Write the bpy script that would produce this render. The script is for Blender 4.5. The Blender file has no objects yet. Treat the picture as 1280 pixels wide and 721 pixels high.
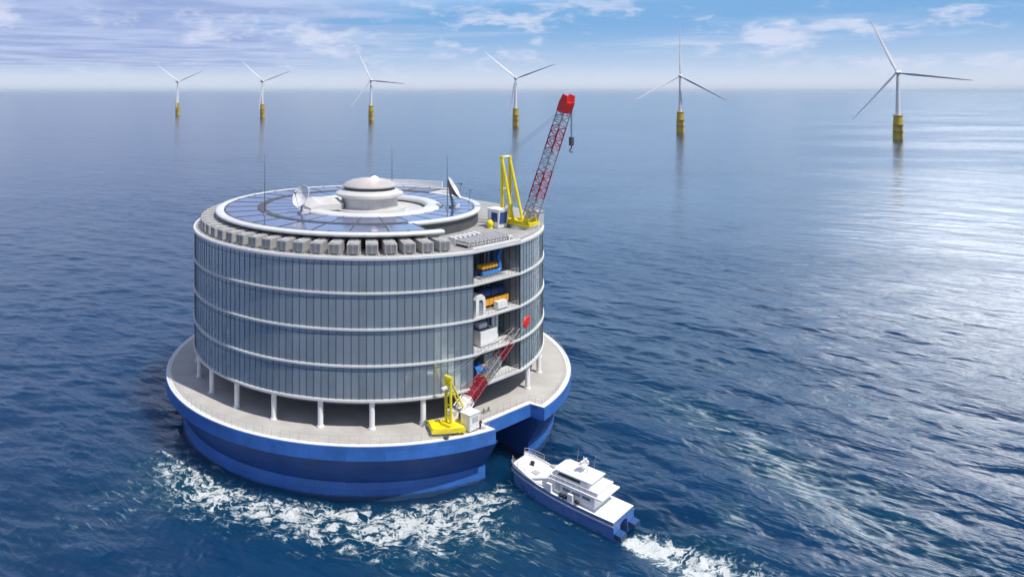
import bpy, math, random
import numpy as np
from mathutils import Vector, Matrix

random.seed(7)
RNG = np.random.default_rng(11)
SC = bpy.context.scene
COL = SC.collection
R = math.radians
sin, cos, pi = math.sin, math.cos, math.pi

# ------------------------------------------------------------------ camera, sky, sun, exposure
CAM_H = 54.3
cam_d = bpy.data.cameras.new("camera")
cam = bpy.data.objects.new("camera", cam_d)
COL.objects.link(cam)
cam.location = (0, 0, CAM_H)
cam.rotation_euler = (R(90), 0, 0)
cam_d.sensor_width = 36.0
cam_d.lens = 36.0 * 905.5 / 1280
cam_d.shift_x = (640 - 480.35) / 1280
cam_d.shift_y = -(360.5 - 114) / 1280
cam_d.clip_start = 1.0
cam_d.clip_end = 300000.0
SC.camera = cam

SUN_EL, SUN_AZ = 60.0, 131.0          # azimuth clockwise from +Y (the way the camera looks)
SUN_STRENGTH = 4.6
SKY_STRENGTH = 0.06
SC.view_settings.view_transform = 'Standard'
SC.view_settings.look = 'None'
SC.view_settings.exposure = 0.0
SC.view_settings.gamma = 1.0
SC.view_settings.use_curve_mapping = False

sun_d = bpy.data.lights.new("sun", 'SUN')
sun_d.energy = SUN_STRENGTH
sun_d.angle = R(0.53)
sun_d.color = (1.0, 0.95, 0.88)
sun = bpy.data.objects.new("sun", sun_d)
COL.objects.link(sun)
sdir = Vector((sin(R(SUN_AZ)) * cos(R(SUN_EL)), cos(R(SUN_AZ)) * cos(R(SUN_EL)), sin(R(SUN_EL))))
sun.rotation_euler = sdir.to_track_quat('Z', 'Y').to_euler()
sun.location = (60, -40, 150)


class NT:
    """small helper for writing node trees"""
    def __init__(self, tree):
        self.t = tree
        self.t.nodes.clear()

    def n(self, kind, **kw):
        nd = self.t.nodes.new(kind)
        for k, v in kw.items():
            setattr(nd, k, v)
        return nd

    def link(self, a, b):
        self.t.links.new(a, b)

    def val(self, sock, v):
        if isinstance(v, bpy.types.NodeSocket):
            self.link(v, sock)
        else:
            sock.default_value = v

    def math(self, op, a, b=None, c=None, clamp=False):
        nd = self.n('ShaderNodeMath', operation=op, use_clamp=clamp)
        self.val(nd.inputs[0], a)
        if b is not None:
            self.val(nd.inputs[1], b)
        if c is not None:
            self.val(nd.inputs[2], c)
        return nd.outputs[0]

    def vec(self, op, a, b=None, scale=None):
        nd = self.n('ShaderNodeVectorMath', operation=op)
        self.val(nd.inputs[0], a)
        if b is not None:
            self.val(nd.inputs[1], b)
        if scale is not None:
            self.val(nd.inputs[3], scale)
        return nd.outputs[1] if op in ('DOT_PRODUCT', 'LENGTH', 'DISTANCE') else nd.outputs[0]

    def mix(self, f, a, b, blend='MIX'):
        nd = self.n('ShaderNodeMix', data_type='RGBA', blend_type=blend)
        nd.clamp_factor = True
        self.val(nd.inputs[0], f)
        for s, v in ((nd.inputs[6], a), (nd.inputs[7], b)):
            self.val(s, v if isinstance(v, bpy.types.NodeSocket) else (*v[:3], 1.0))
        return nd.outputs[2]

    def smooth(self, x, a, b, lo=0.0, hi=1.0):
        nd = self.n('ShaderNodeMapRange', interpolation_type='SMOOTHSTEP')
        self.val(nd.inputs[0], x)
        for i, v in enumerate((a, b, lo, hi)):
            self.val(nd.inputs[i + 1], v)
        return nd.outputs[0]

    def noise(self, vec, scale, detail=3.0, rough=0.55, dist=0.0, w=None):
        nd = self.n('ShaderNodeTexNoise', noise_dimensions='3D')
        if vec is not None:
            self.link(vec, nd.inputs['Vector'])
        nd.inputs['Scale'].default_value = scale
        nd.inputs['Detail'].default_value = detail
        nd.inputs['Roughness'].default_value = rough
        nd.inputs['Distortion'].default_value = dist
        return nd.outputs[0]

    def comb(self, x, y, z):
        nd = self.n('ShaderNodeCombineXYZ')
        for i, v in enumerate((x, y, z)):
            self.val(nd.inputs[i], v)
        return nd.outputs[0]


def make_world():
    w = bpy.data.worlds.new("World")
    SC.world = w
    w.use_nodes = True
    g = NT(w.node_tree)
    out = g.n('ShaderNodeOutputWorld')
    bg = g.n('ShaderNodeBackground')
    bg.inputs['Strength'].default_value = SKY_STRENGTH
    g.link(bg.outputs[0], out.inputs[0])
    sky = g.n('ShaderNodeTexSky', sky_type='NISHITA')
    sky.sun_disc = False
    sky.sun_elevation = R(SUN_EL)
    sky.sun_rotation = R(SUN_AZ)
    sky.air_density = 1.0
    sky.dust_density = 0.6
    sky.ozone_density = 2.0
    tc = g.n('ShaderNodeTexCoord')
    d = g.vec('NORMALIZE', tc.outputs['Generated'])
    sp = g.n('ShaderNodeSeparateXYZ')
    g.link(d, sp.inputs[0])
    x, y, z = sp.outputs
    elev = g.math('MULTIPLY', g.math('ARCSINE', z), 180 / pi)
    az = g.math('MULTIPLY', g.math('ARCTAN2', x, y), 180 / pi)
    K = 1.0 / SKY_STRENGTH

    def c(r_, g_, b_, k=1.0):
        return (r_ * K * k, g_ * K * k, b_ * K * k)
    # clear air near the horizon: pale at the sea line, blue a few degrees up
    low = g.mix(g.smooth(elev, 0.1, 5.5), c(.60, .71, .88), c(.21, .44, .77))
    hs = g.n('ShaderNodeHueSaturation')
    hs.inputs['Saturation'].default_value = 0.85
    g.link(sky.outputs[0], hs.inputs['Color'])
    low = g.mix(g.smooth(elev, 6.3, 9.5), low, g.mix(g.smooth(g.math('ABSOLUTE', az), 60.0, 110.0), c(.80, 1.16, 1.68), c(.25, .39, .66)))     # added bright band above the frame lightens the sea, dimmed behind to cut fill
    base = g.mix(g.smooth(elev, 13.0, 34.0), low, hs.outputs[0])
    # cloud layer seen at a shallow angle: horizontal plane mapping
    zz = g.math('MAXIMUM', z, 0.012)
    p = g.comb(g.math('DIVIDE', x, zz), g.math('DIVIDE', y, zz), 0.0)
    lay = g.noise(p, 0.22, 6.0, 0.60, 0.4)
    leftness = g.smooth(az, 12.0, -16.0)
    thr = g.math('SUBTRACT', 0.495, g.math('MULTIPLY', leftness, 0.20))
    m1 = g.smooth(g.math('SUBTRACT', lay, thr), 0.0, 0.16)
    m1 = g.math('MULTIPLY', m1, g.smooth(elev, 0.8, 2.2))
    shade = g.noise(p, 0.5, 5.0, 0.6, 0.3)
    lav = g.mix(g.smooth(shade, 0.35, 0.65), g.mix(leftness, c(.50, .62, .86), c(.33, .40, .70)), g.mix(leftness, c(.66, .75, .92), c(.55, .62, .88)))
    m1 = g.math('MULTIPLY', m1, g.math('ADD', 0.42, g.math('MULTIPLY', leftness, 0.38)))
    col = g.mix(m1, base, lav)
    # bright puffs in angular space
    q = g.comb(g.math('MULTIPLY', az, 0.30), g.math('MULTIPLY', elev, 0.85), 0.0)
    puff = g.noise(q, 1.0, 6.0, 0.62, 0.25)
    grp = g.noise(g.comb(g.math('MULTIPLY', az, 0.07), g.math('MULTIPLY', elev, 0.25), 3.7), 1.0, 2.0, 0.5)
    pm = g.smooth(g.math('ADD', puff, g.math('MULTIPLY', g.math('SUBTRACT', grp, 0.5), 0.8)), 0.51, 0.73)
    pm = g.math('MULTIPLY', pm, g.smooth(elev, 9.0, 5.0))
    pm = g.math('MULTIPLY', pm, g.smooth(elev, 0.6, 1.8))
    col = g.mix(g.math('MULTIPLY', pm, 0.85), col, c(.70, .76, .94))
    # pale band along the sea line
    col = g.mix(g.smooth(elev, 2.2, 0.15, 0.0, 0.9), col, c(.73, .79, .91))
    # added bright lobe above the frame, made up for the glare on the right-hand sea
    da = g.math('DIVIDE', g.math('SUBTRACT', az, 38.0), 12.0)
    de = g.math('DIVIDE', g.math('SUBTRACT', elev, 22.0), 12.0)
    lobe = g.math('POWER', 2.718, g.math('MULTIPLY', -1.0, g.math('ADD', g.math('MULTIPLY', da, da), g.math('MULTIPLY', de, de))))
    hn = g.noise(d, 5.0, 5.0, 0.6, 0.3)
    hb = g.math('MULTIPLY', lobe, g.smooth(hn, 0.44, 0.62))
    hb = g.math('MULTIPLY', hb, g.smooth(elev, 7.5, 13.0))
    col = g.mix(hb, col, c(8.0, 8.1, 8.2))
    g.link(col, bg.inputs['Color'])


make_world()

# ------------------------------------------------------------------ materials
MATS = {}


def mat(name, color, rough=0.5, metal=0.0, var=0.10, vscale=0.6, streak=0.0, ior=1.5, bump=0.0, bscale=3.0, coat=0.0):
    if name in MATS:
        return MATS[name]
    m = bpy.data.materials.new(name)
    m.use_nodes = True
    g = NT(m.node_tree)
    out = g.n('ShaderNodeOutputMaterial')
    b = g.n('ShaderNodeBsdfPrincipled')
    g.link(b.outputs[0], out.inputs[0])
    tc = g.n('ShaderNodeTexCoord')
    P = tc.outputs['Object']
    nz = g.noise(P, vscale, 5.0, 0.6)
    f = g.smooth(nz, 0.25, 0.75)
    col = g.mix(f, [c * (1 - var) for c in color], [min(c * (1 + var), 1) for c in color])
    if streak > 0:
        mp = g.n('ShaderNodeMapping')
        g.link(P, mp.inputs[0])
        mp.inputs['Scale'].default_value = (1.2, 1.2, 0.10)
        st = g.noise(mp.outputs[0], 1.4, 4.0, 0.65)
        col = g.mix(g.smooth(st, 0.52, 0.78, 0.0, streak), col, [c * 0.55 + 0.02 for c in color])
    g.link(col, b.inputs['Base Color'])
    b.inputs['Metallic'].default_value = metal
    b.inputs['IOR'].default_value = ior
    b.inputs['Coat Weight'].default_value = coat
    g.link(g.math('ADD', rough - 0.06, g.math('MULTIPLY', f, 0.12)), b.inputs['Roughness'])
    if bump > 0:
        bp = g.n('ShaderNodeBump')
        bp.inputs['Strength'].default_value = 1.0
        bp.inputs['Distance'].default_value = bump
        g.link(g.noise(P, bscale, 4.0, 0.6), bp.inputs['Height'])
        g.link(bp.outputs[0], b.inputs['Normal'])
    MATS[name] = m
    return m




def hull_mat(name, color):
    """ship paint with plate seams, runs, rust weeping and a weedy waterline"""
    m = bpy.data.materials.new(name)
    m.use_nodes = True
    g = NT(m.node_tree)
    out = g.n('ShaderNodeOutputMaterial')
    b = g.n('ShaderNodeBsdfPrincipled')
    g.link(b.outputs[0], out.inputs[0])
    tc = g.n('ShaderNodeTexCoord')
    P = tc.outputs['Object']
    sp = g.n('ShaderNodeSeparateXYZ')
    g.link(P, sp.inputs[0])
    x, y, z = sp.outputs
    arc = g.math('MULTIPLY', g.math('ARCTAN2', x, y), 33.0)
    uv = g.comb(arc, z, 0.0)
    br = g.n('ShaderNodeTexBrick')
    g.link(uv, br.inputs['Vector'])
    br.inputs['Scale'].default_value = 1.0
    br.inputs['Brick Width'].default_value = 4.6
    br.inputs['Row Height'].default_value = 1.3
    br.inputs['Mortar Size'].default_value = 0.035
    br.inputs['Mortar Smooth'].default_value = 0.6
    br.inputs['Color1'].default_value = (.93, .93, .93, 1)
    br.inputs['Color2'].default_value = (1.06, 1.06, 1.06, 1)
    br.inputs['Mortar'].default_value = (.62, .62, .62, 1)
    nz = g.noise(P, .3, 5.0, .6)
    col = g.mix(g.smooth(nz, .3, .7), [c * .86 for c in color], [c * 1.12 for c in color])
    col = g.mix(1.0, col, br.outputs['Color'], 'MULTIPLY')
    run = g.noise(g.comb(g.math('MULTIPLY', arc, 1.6), g.math('MULTIPLY', z, .10), 2.0), 1.0, 5.0, .7)
    col = g.mix(g.smooth(run, .58, .80, 0, .35), col, (.10, .12, .16))
    rust = g.math('MULTIPLY', g.smooth(g.noise(g.comb(g.math('MULTIPLY', arc, 2.6), g.math('MULTIPLY', z, .22), 9.0), 1.0, 4.0, .6), .66, .80), g.smooth(g.noise(P, .12, 3.0, .5), .5, .65))
    col = g.mix(g.math('MULTIPLY', rust, .8), col, (.16, .07, .035))
    wl = g.smooth(g.math('ADD', z, g.math('MULTIPLY', g.noise(g.comb(arc, 0.0, 0.0), .8, 5.0, .7), .9)), 1.15, .75)
    col = g.mix(g.math('MULTIPLY', wl, .75), col, (.018, .035, .035))
    g.link(col, b.inputs['Base Color'])
    g.link(g.smooth(nz, .3, .7, .38, .56), b.inputs['Roughness'])
    bp = g.n('ShaderNodeBump')
    bp.inputs['Distance'].default_value = .05
    g.link(g.math('ADD', g.noise(uv, .55, 2.0, .5), g.math('MULTIPLY', br.outputs['Fac'], -.25)), bp.inputs['Height'])
    g.link(bp.outputs[0], b.inputs['Normal'])
    MATS[name] = m
    return m


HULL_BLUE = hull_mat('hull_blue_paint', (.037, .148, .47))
HULL_DARK = hull_mat('hull_navy_paint_and_shade', (.019, .078, .28))
DECK = mat('deck_pale_concrete', (.44, .425, .40), .75, var=.10, vscale=.3, bump=.01)
COAM = mat('coaming_white', (.72, .72, .70), .55, var=.05)
WHITE = mat('white_paint', (.78, .78, .77), .45, var=.05, vscale=1.0)
ROOFW = mat('roof_white_membrane', (.56, .555, .545), .5, var=.10, vscale=.4, streak=.2)
LGREY = mat('light_grey_steel', (.46, .46, .46), .5, var=.12, vscale=1.0)
MGREY = mat('mid_grey_steel', (.24, .25, .26), .55, var=.15, vscale=1.0)
DGREY = mat('dark_grey_steel', (.075, .08, .085), .6, var=.2, vscale=1.0)
UNITG = mat('cooling_unit_grey', (.38, .375, .365), .6, var=.12, vscale=1.3, streak=.2)
BLACK = mat('black_rubber', (.015, .015, .017), .6)
YEL = mat('crane_yellow', (.82, .68, .015), .42, var=.08, vscale=1.0, streak=.15)
RED = mat('boom_red', (.50, .025, .03), .45, var=.12, vscale=1.0)
REDH = mat('boom_head_red', (.72, .03, .025), .4, var=.08)
LATT = mat('boom_grey', (.42, .42, .44), .5, var=.1)
ORANGE = mat('machine_orange', (.75, .36, .025), .45, var=.12)
PIPEB = mat('pipe_blue', (.03, .16, .46), .4, var=.1)
NAVY = mat('machine_navy', (.02, .045, .16), .45, var=.15)
RIMW = mat('roof_rim_white', (.62, .63, .63), .35, var=.07, vscale=.4, streak=.15)
MULL = mat('mullion_grey', (.08, .09, .095), .4, var=.1)
MAROON = mat('boom_dark_red', (.27, .02, .035), .5, var=.15, vscale=1.0)
WINB = mat('tinted_window_blue', (.03, .08, .26), .1, var=.1, ior=1.6)
WIND = mat('dark_window_glass', (.02, .025, .03), .08, ior=1.6)
TWHITE = mat('turbine_white', (.74, .74, .74), .4, var=.03, vscale=.1)
TYEL = mat('foundation_yellow', (.55, .38, .03), .5, var=.12, vscale=.2, streak=.35)
BOATB = mat('boat_blue_paint', (.085, .18, .42), .3, var=.08, streak=.15, coat=.3)
BOATW = mat('boat_white_gelcoat', (.80, .80, .79), .35, var=.04)
SOLAR = mat('solar_panel_blue', (.11, .15, .31), .14, metal=.45, var=.15, vscale=.15, ior=1.7)
SOFFIT = mat('soffit_grey', (.18, .18, .185), .7, var=.1)


def glass_mat():
    m = bpy.data.materials.new('facade_tinted_glass')
    m.use_nodes = True
    g = NT(m.node_tree)
    out = g.n('ShaderNodeOutputMaterial')
    b = g.n('ShaderNodeBsdfPrincipled')
    g.link(b.outputs[0], out.inputs[0])
    geo = g.n('ShaderNodeNewGeometry')
    rnd = geo.outputs['Random Per Island']
    tc = g.n('ShaderNodeTexCoord')
    nz = g.noise(tc.outputs['Object'], 0.12, 4.0, 0.6)
    f = g.math('ADD', g.math('MULTIPLY', rnd, 0.55), g.math('MULTIPLY', nz, 0.45))
    col = g.mix(f, (.50, .55, .54), (.70, .75, .74))
    g.link(col, b.inputs['Base Color'])
    b.inputs['Metallic'].default_value = 0.72
    b.inputs['IOR'].default_value = 1.6
    g.link(g.math('ADD', 0.05, g.math('MULTIPLY', rnd, 0.08)), b.inputs['Roughness'])
    return m


GLASS = glass_mat()


# ------------------------------------------------------------------ mesh helpers
class MB:
    def __init__(self):
        self.v, self.f, self.m, self.s = [], [], [], []

    def add(self, verts, faces, mi=0, smooth=False, M=None):
        o = len(self.v)
        for p in verts:
            self.v.append(tuple(M @ Vector(p)) if M is not None else tuple(p))
        for fc in faces:
            self.f.append([i + o for i in fc])
            self.m.append(mi)
            self.s.append(smooth)
        return self

    def box(self, c, s, mi=0, M=None, taper=1.0):
        x, y, z = c
        a, b, h = s[0] / 2, s[1] / 2, s[2] / 2
        t = taper
        V = [(x - a, y - b, z - h), (x + a, y - b, z - h), (x + a, y + b, z - h), (x - a, y + b, z - h),
             (x - a * t, y - b * t, z + h), (x + a * t, y - b * t, z + h), (x + a * t, y + b * t, z + h), (x - a * t, y + b * t, z + h)]
        F = [(3, 2, 1, 0), (4, 5, 6, 7), (0, 1, 5, 4), (1, 2, 6, 5), (2, 3, 7, 6), (3, 0, 4, 7)]
        return self.add(V, F, mi, False, M)

    def hexa(self, lo, hi, mi=0, M=None):
        """eight corners: four below, four above, counter-clockwise"""
        F = [(3, 2, 1, 0), (4, 5, 6, 7), (0, 1, 5, 4), (1, 2, 6, 5), (2, 3, 7, 6), (3, 0, 4, 7)]
        return self.add(list(lo) + list(hi), F, mi, False, M)

    def prism(self, outline, z0, z1, mi=0, M=None, side=None):
        n = len(outline)
        V = [(x, y, z0) for x, y in outline] + [(x, y, z1) for x, y in outline]
        self.add(V, [list(range(n - 1, -1, -1)), list(range(n, 2 * n))], mi, False, M)
        self.add(V, [(i, (i + 1) % n, n + (i + 1) % n, n + i) for i in range(n)], mi if side is None else side, False, M)
        return self

    def tube(self, p0, p1, r0, r1=None, n=8, mi=0, caps=True, smooth=True):
        r1 = r0 if r1 is None else r1
        p0, p1 = Vector(p0), Vector(p1)
        ax = (p1 - p0)
        if ax.length < 1e-6:
            return self
        ax.normalize()
        u = ax.orthogonal().normalized()
        w = ax.cross(u)
        V = []
        for p, r in ((p0, r0), (p1, r1)):
            for k in range(n):
                a = 2 * pi * k / n
                V.append(p + u * (r * cos(a)) + w * (r * sin(a)))
        self.add(V, [(k, (k + 1) % n, n + (k + 1) % n, n + k) for k in range(n)], mi, smooth)
        if caps:
            self.add(V, [list(range(n - 1, -1, -1)), list(range(n, 2 * n))], mi, False)
        return self

    def path(self, pts, r, n=8, mi=0):
        """a bent pipe: tubes with balls at the bends"""
        for a, b in zip(pts[:-1], pts[1:]):
            self.tube(a, b, r, r, n, mi)
        for p in pts[1:-1]:
            self.ball(p, r * 1.02, mi)
        return self

    def ball(self, c, r, mi=0, nu=10, nv=6, sx=1, sy=1, sz=1):
        V = [(c[0], c[1], c[2] - r * sz)]
        for j in range(1, nv):
            b = -pi / 2 + pi * j / nv
            for i in range(nu):
                a = 2 * pi * i / nu
                V.append((c[0] + r * sx * cos(b) * cos(a), c[1] + r * sy * cos(b) * sin(a), c[2] + r * sz * sin(b)))
        V.append((c[0], c[1], c[2] + r * sz))
        F = [(0, 1 + (i + 1) % nu, 1 + i) for i in range(nu)]
        for j in range(nv - 2):
            o = 1 + j * nu
            F += [(o + i, o + (i + 1) % nu, o + nu + (i + 1) % nu, o + nu + i) for i in range(nu)]
        o = 1 + (nv - 2) * nu
        F += [(o + i, o + (i + 1) % nu, len(V) - 1) for i in range(nu)]
        return self.add(V, F, mi, True)

    def revolve(self, prof, a0, a1, n, mi=0, smooth=False, closed=True, mis=None, c=(0, 0)):
        """profile of (radius, z) turned from angle a0 to a1; 0 faces the camera (-Y), + goes right (+X)"""
        full = abs(a1 - a0) >= 359.999
        k = len(prof)
        cols = n if full else n + 1
        V = []
        for i in range(cols):
            a = R(a0 + (a1 - a0) * i / n)
            for r, z in prof:
                V.append((c[0] + r * sin(a), c[1] - r * cos(a), z))
        kk = k if closed else k - 1
        for j in range(kk):
            fs = []
            for i in range(n):
                i2 = (i + 1) % cols
                fs.append((i * k + j, i2 * k + j, i2 * k + (j + 1) % k, i * k + (j + 1) % k))
            self.add(V if j == 0 else [], fs if j == 0 else [], 0)
            if j == 0:
                base = len(self.v) - len(V)
                for q in range(len(fs)):
                    self.m[-1 - q] = mis[j] if mis else mi
                    self.s[-1 - q] = smooth
            else:
                for q in fs:
                    self.f.append([t + base for t in q])
                    self.m.append(mis[j] if mis else mi)
                    self.s.append(smooth)
        if not full and closed:
            self.f.append([base + t for t in range(k)])
            self.m.append(mi)
            self.s.append(False)
            self.f.append([base + (cols - 1) * k + t for t in range(k - 1, -1, -1)])
            self.m.append(mi)
            self.s.append(False)
        return self

    def build(self, name, mats, parent=None, M=None):
        me = bpy.data.meshes.new(name)
        me.from_pydata(self.v, [], self.f)
        if not isinstance(mats, (list, tuple)):
            mats = [mats]
        for m in mats:
            me.materials.append(m)
        me.polygons.foreach_set('material_index', self.m)
        me.polygons.foreach_set('use_smooth', self.s)
        if M is not None:
            me.transform(M)
        me.update()
        import bmesh
        bm = bmesh.new()
        bm.from_mesh(me)
        bmesh.ops.recalc_face_normals(bm, faces=bm.faces)
        bm.to_mesh(me)
        bm.free()
        o = bpy.data.objects.new(name, me)
        COL.objects.link(o)
        if parent is not None:
            o.parent = parent
        return o


def tag(o, label, cat, group=None):
    o['label'] = label
    o['category'] = cat
    if group:
        o['group'] = group
    return o


def thing(name, label, cat, loc=(0, 0, 0), rz=0.0, group=None):
    o = bpy.data.objects.new(name, None)
    o.empty_display_size = 1.0
    COL.objects.link(o)
    o.location = loc
    o.rotation_euler = (0, 0, rz)
    return tag(o, label, cat, group)


def dup(root, loc, rz, label=None):
    c = root.copy()
    COL.objects.link(c)
    c.location = loc
    c.rotation_euler = (0, 0, rz)
    if label:
        c['label'] = label
    for ch in list(root.children):
        d = ch.copy()
        COL.objects.link(d)
        d.parent = c
        for gch in list(ch.children):
            e = gch.copy()
            COL.objects.link(e)
            e.parent = d
    return c


def pol(r, deg, z=None):
    a = R(deg)
    return (r * sin(a), -r * cos(a)) if z is None else (r * sin(a), -r * cos(a), z)


BC = (-2.59, 128.0)          # axis of the round platform


def W(p):                    # platform-relative to world
    return (p[0] + BC[0], p[1] + BC[1]) + tuple(p[2:])


# ------------------------------------------------------------------ the sea
BOAT_STERN = np.array([29.67, 89.71])
BOAT_U = np.array([-0.7094, 0.7048])
BOAT_V = np.array([-0.7048, -0.7094])        # towards port


def make_water():
    r = np.concatenate([np.geomspace(6, 70, 18)[:-1],
                        np.geomspace(70, 900, 950)[:-1],
                        np.geomspace(900, 120000, 150)])
    a_d = np.linspace(-40, 54, 1050)
    a_c = np.linspace(54, 320, 120)[1:-1]
    ang = np.radians(np.concatenate([a_d, a_c]))
    da = np.concatenate([np.full(len(a_d), 94 / 1050), np.full(len(a_c), 266 / 120)]) * pi / 180
    nr, na = len(r), len(ang)
    dr = np.gradient(r)
    RR, AA = np.meshgrid(r, ang, indexing='ij')
    sp = np.maximum(dr[:, None] * 1.0, RR * da[None, :])
    X0 = (RR * np.sin(AA)).ravel()
    Y0 = (RR * np.cos(AA)).ravel()
    sp = sp.ravel()
    X, Y, Z = X0.copy(), Y0.copy(), np.zeros_like(X0)
    jac = np.zeros_like(X0)
    nw = 84
    lam = np.geomspace(1.0, 34.0, nw)
    mean = np.radians(50)
    gust = 0.8 + 0.35 * np.sin(X0 * .013 + 1.3 * np.sin(Y0 * .009)) * np.sin(Y0 * .011 + .7)
    near = sp < 12
    R0 = np.hypot(X0, Y0)
    calm = 1.0 / (1.0 + (R0 / 230.0) ** 2.0) * np.clip((880 - R0) / 500, 0, 1)
    for L in lam:
        th = mean + RNG.normal(0, 0.62)
        k = 2 * pi / L
        steep = 0.031 * (0.75 + 0.5 * RNG.random()) * (1.0 if L < 12 else 0.6)
        amp = steep / k
        wgt = np.clip((L / sp - 2.5) / 2.5, 0, 1) * gust * calm
        idx = np.nonzero((wgt > 0.01) & near)[0]
        if not len(idx):
            continue
        ph = k * (X0[idx] * cos(th) + Y0[idx] * sin(th)) + RNG.random() * 2 * pi
        s, c = np.sin(ph), np.cos(ph)
        w = wgt[idx]
        Z[idx] += amp * w * s
        X[idx] += 0.75 * amp * w * cos(th) * c
        Y[idx] += 0.75 * amp * w * sin(th) * c
        jac[idx] += steep * w * s
    # churned water: masks for the foam
    rx, ry = X0 - BC[0], Y0 - BC[1]
    rad = np.hypot(rx, ry)
    the = np.degrees(np.arctan2(rx, -ry))

    def bump1(v, a, b, c, d):
        return np.clip((v - a) / (b - a), 0, 1) * np.clip((d - v) / (d - c), 0, 1)
    outer = 47.0 + 2.0 * np.sin(np.radians(the * 5)) - np.clip((-the - 25) * 0.14, 0, 8) - np.clip((the - 12) * 0.16, 0, 8)
    ringf = np.clip((rad - 32.0) / 3.0, 0, 1) * np.clip((outer - rad) / 9.0, 0, 1)
    ringf *= bump1(the, -72, -44, 24, 46)
    foam = ringf * 0.95
    # wake astern of the boat
    q = np.stack([X0 - BOAT_STERN[0], Y0 - BOAT_STERN[1]], 1)
    s_ = -(q @ BOAT_U)
    t_ = q @ BOAT_V - 0.02 * np.clip(s_, 0, 30) ** 1.7
    wk = np.clip(s_ / 1.2, 0, 1) * np.exp(-(t_ / (2.4 + 0.26 * np.clip(s_, 0, 40))) ** 2) * np.exp(-np.clip(s_, 0, 60) / 60)
    foam = np.maximum(foam, wk * 1.35)
    # water thrown along the hull sides
    sd = np.clip((s_ + 13) / 3, 0, 1) * np.clip((1.0 - s_) / 2, 0, 1) * np.exp(-((np.abs(t_) - 3.3) / 0.6) ** 2)
    foam = np.maximum(foam, sd * 0.40)
    # pale streaks, mostly on the right: foam, and sun glints painted as colour
    foam_glint = np.zeros_like(foam)
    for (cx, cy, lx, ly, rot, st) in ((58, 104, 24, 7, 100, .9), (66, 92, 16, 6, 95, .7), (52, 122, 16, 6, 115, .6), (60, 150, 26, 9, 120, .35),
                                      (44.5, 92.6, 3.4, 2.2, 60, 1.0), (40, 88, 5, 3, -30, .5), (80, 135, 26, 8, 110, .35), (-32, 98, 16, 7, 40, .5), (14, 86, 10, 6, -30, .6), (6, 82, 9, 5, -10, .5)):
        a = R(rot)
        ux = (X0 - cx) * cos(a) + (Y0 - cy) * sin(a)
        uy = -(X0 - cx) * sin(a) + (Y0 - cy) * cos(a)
        foam_glint = np.maximum(foam_glint, st * np.exp(-(ux / lx) ** 2 - (uy / ly) ** 2))
    # extra chop where the water is churned
    churn = np.maximum(foam, foam_glint * 0.4)
    idx = np.nonzero((churn > 0.03) & (sp < 1.2))[0]
    for L in np.geomspace(0.9, 5.5, 22):
        th = RNG.random() * 2 * pi
        k = 2 * pi / L
        ph = k * (X0[idx] * cos(th) + Y0[idx] * sin(th)) + RNG.random() * 6.28
        am = 0.030 / k * np.clip(L / sp[idx] / 3 - .6, 0, 1) * churn[idx] * 1.6
        Z[idx] += am * np.sin(ph)
    verts = np.stack([X, Y, Z], 1)
    ii = np.arange(nr - 1)[:, None] * na
    jj = np.arange(na)
    jn = (jj + 1) % na
    quads = np.stack([ii + jj, ii + jn, ii + na + jn, ii + na + jj], -1).reshape(-1, 4)[:, ::-1]
    # centre cap
    verts = np.vstack([verts, [[0, 0, 0]]])
    cidx = len(verts) - 1
    tri = np.stack([np.full(na, cidx), jn, jj], 1)[:, ::-1]
    tri = np.stack([np.full(na, cidx), jn, jj], 1)
    me = bpy.data.meshes.new('water')
    me.vertices.add(len(verts))
    me.vertices.foreach_set('co', verts.astype(np.float32).ravel())
    loops = np.concatenate([quads.ravel(), tri.ravel()]).astype(np.int32)
    me.loops.add(len(loops))
    me.loops.foreach_set('vertex_index', loops)
    npoly = len(quads) + len(tri)
    start = np.concatenate([np.arange(len(quads)) * 4, len(quads) * 4 + np.arange(len(tri)) * 3]).astype(np.int32)
    me.polygons.add(npoly)
    me.polygons.foreach_set('loop_start', start)
    me.polygons.foreach_set('use_smooth', np.ones(npoly, dtype=bool))
    for nm, arr in (('foam', foam), ('foam_glint', foam_glint), ('crest', jac), ('chop', calm)):
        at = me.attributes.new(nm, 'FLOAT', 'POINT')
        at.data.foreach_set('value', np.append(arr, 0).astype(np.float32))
    me.update(calc_edges=True)
    me.validate()
    o = bpy.data.objects.new('water', me)
    COL.objects.link(o)
    o['kind'] = 'structure'

    m = bpy.data.materials.new('sea_water')
    m.use_nodes = True
    me.materials.append(m)
    g = NT(m.node_tree)
    out = g.n('ShaderNodeOutputMaterial')
    b = g.n('ShaderNodeBsdfPrincipled')
    fb = g.n('ShaderNodeBsdfPrincipled')
    mixs = g.n('ShaderNodeMixShader')
    g.link(b.outputs[0], mixs.inputs[1])
    g.link(fb.outputs[0], mixs.inputs[2])
    g.link(mixs.outputs[0], out.inputs[0])
    geo = g.n('ShaderNodeNewGeometry')
    P = geo.outputs['Position']

    def attr(nm):
        a_ = g.n('ShaderNodeAttribute')
        a_.attribute_name = nm
        return a_.outputs['Fac']
    foam_a, foam_glint_a, crest_a = attr('foam'), attr('foam_glint'), attr('crest')
    # axes turned so that x runs along the wave crests
    mp = g.n('ShaderNodeMapping')
    g.link(P, mp.inputs[0])
    mp.inputs['Rotation'].default_value = (0, 0, R(40))
    Q = mp.outputs[0]

    def stretch(v, sx, sy):
        return g.vec('MULTIPLY', v, (sx, sy, 1.0))
    big = g.noise(stretch(P, .0035, .012), 1.0, 4.0, 0.55, 0.5)       # wind patches
    patch = g.smooth(big, 0.35, 0.66)
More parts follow.
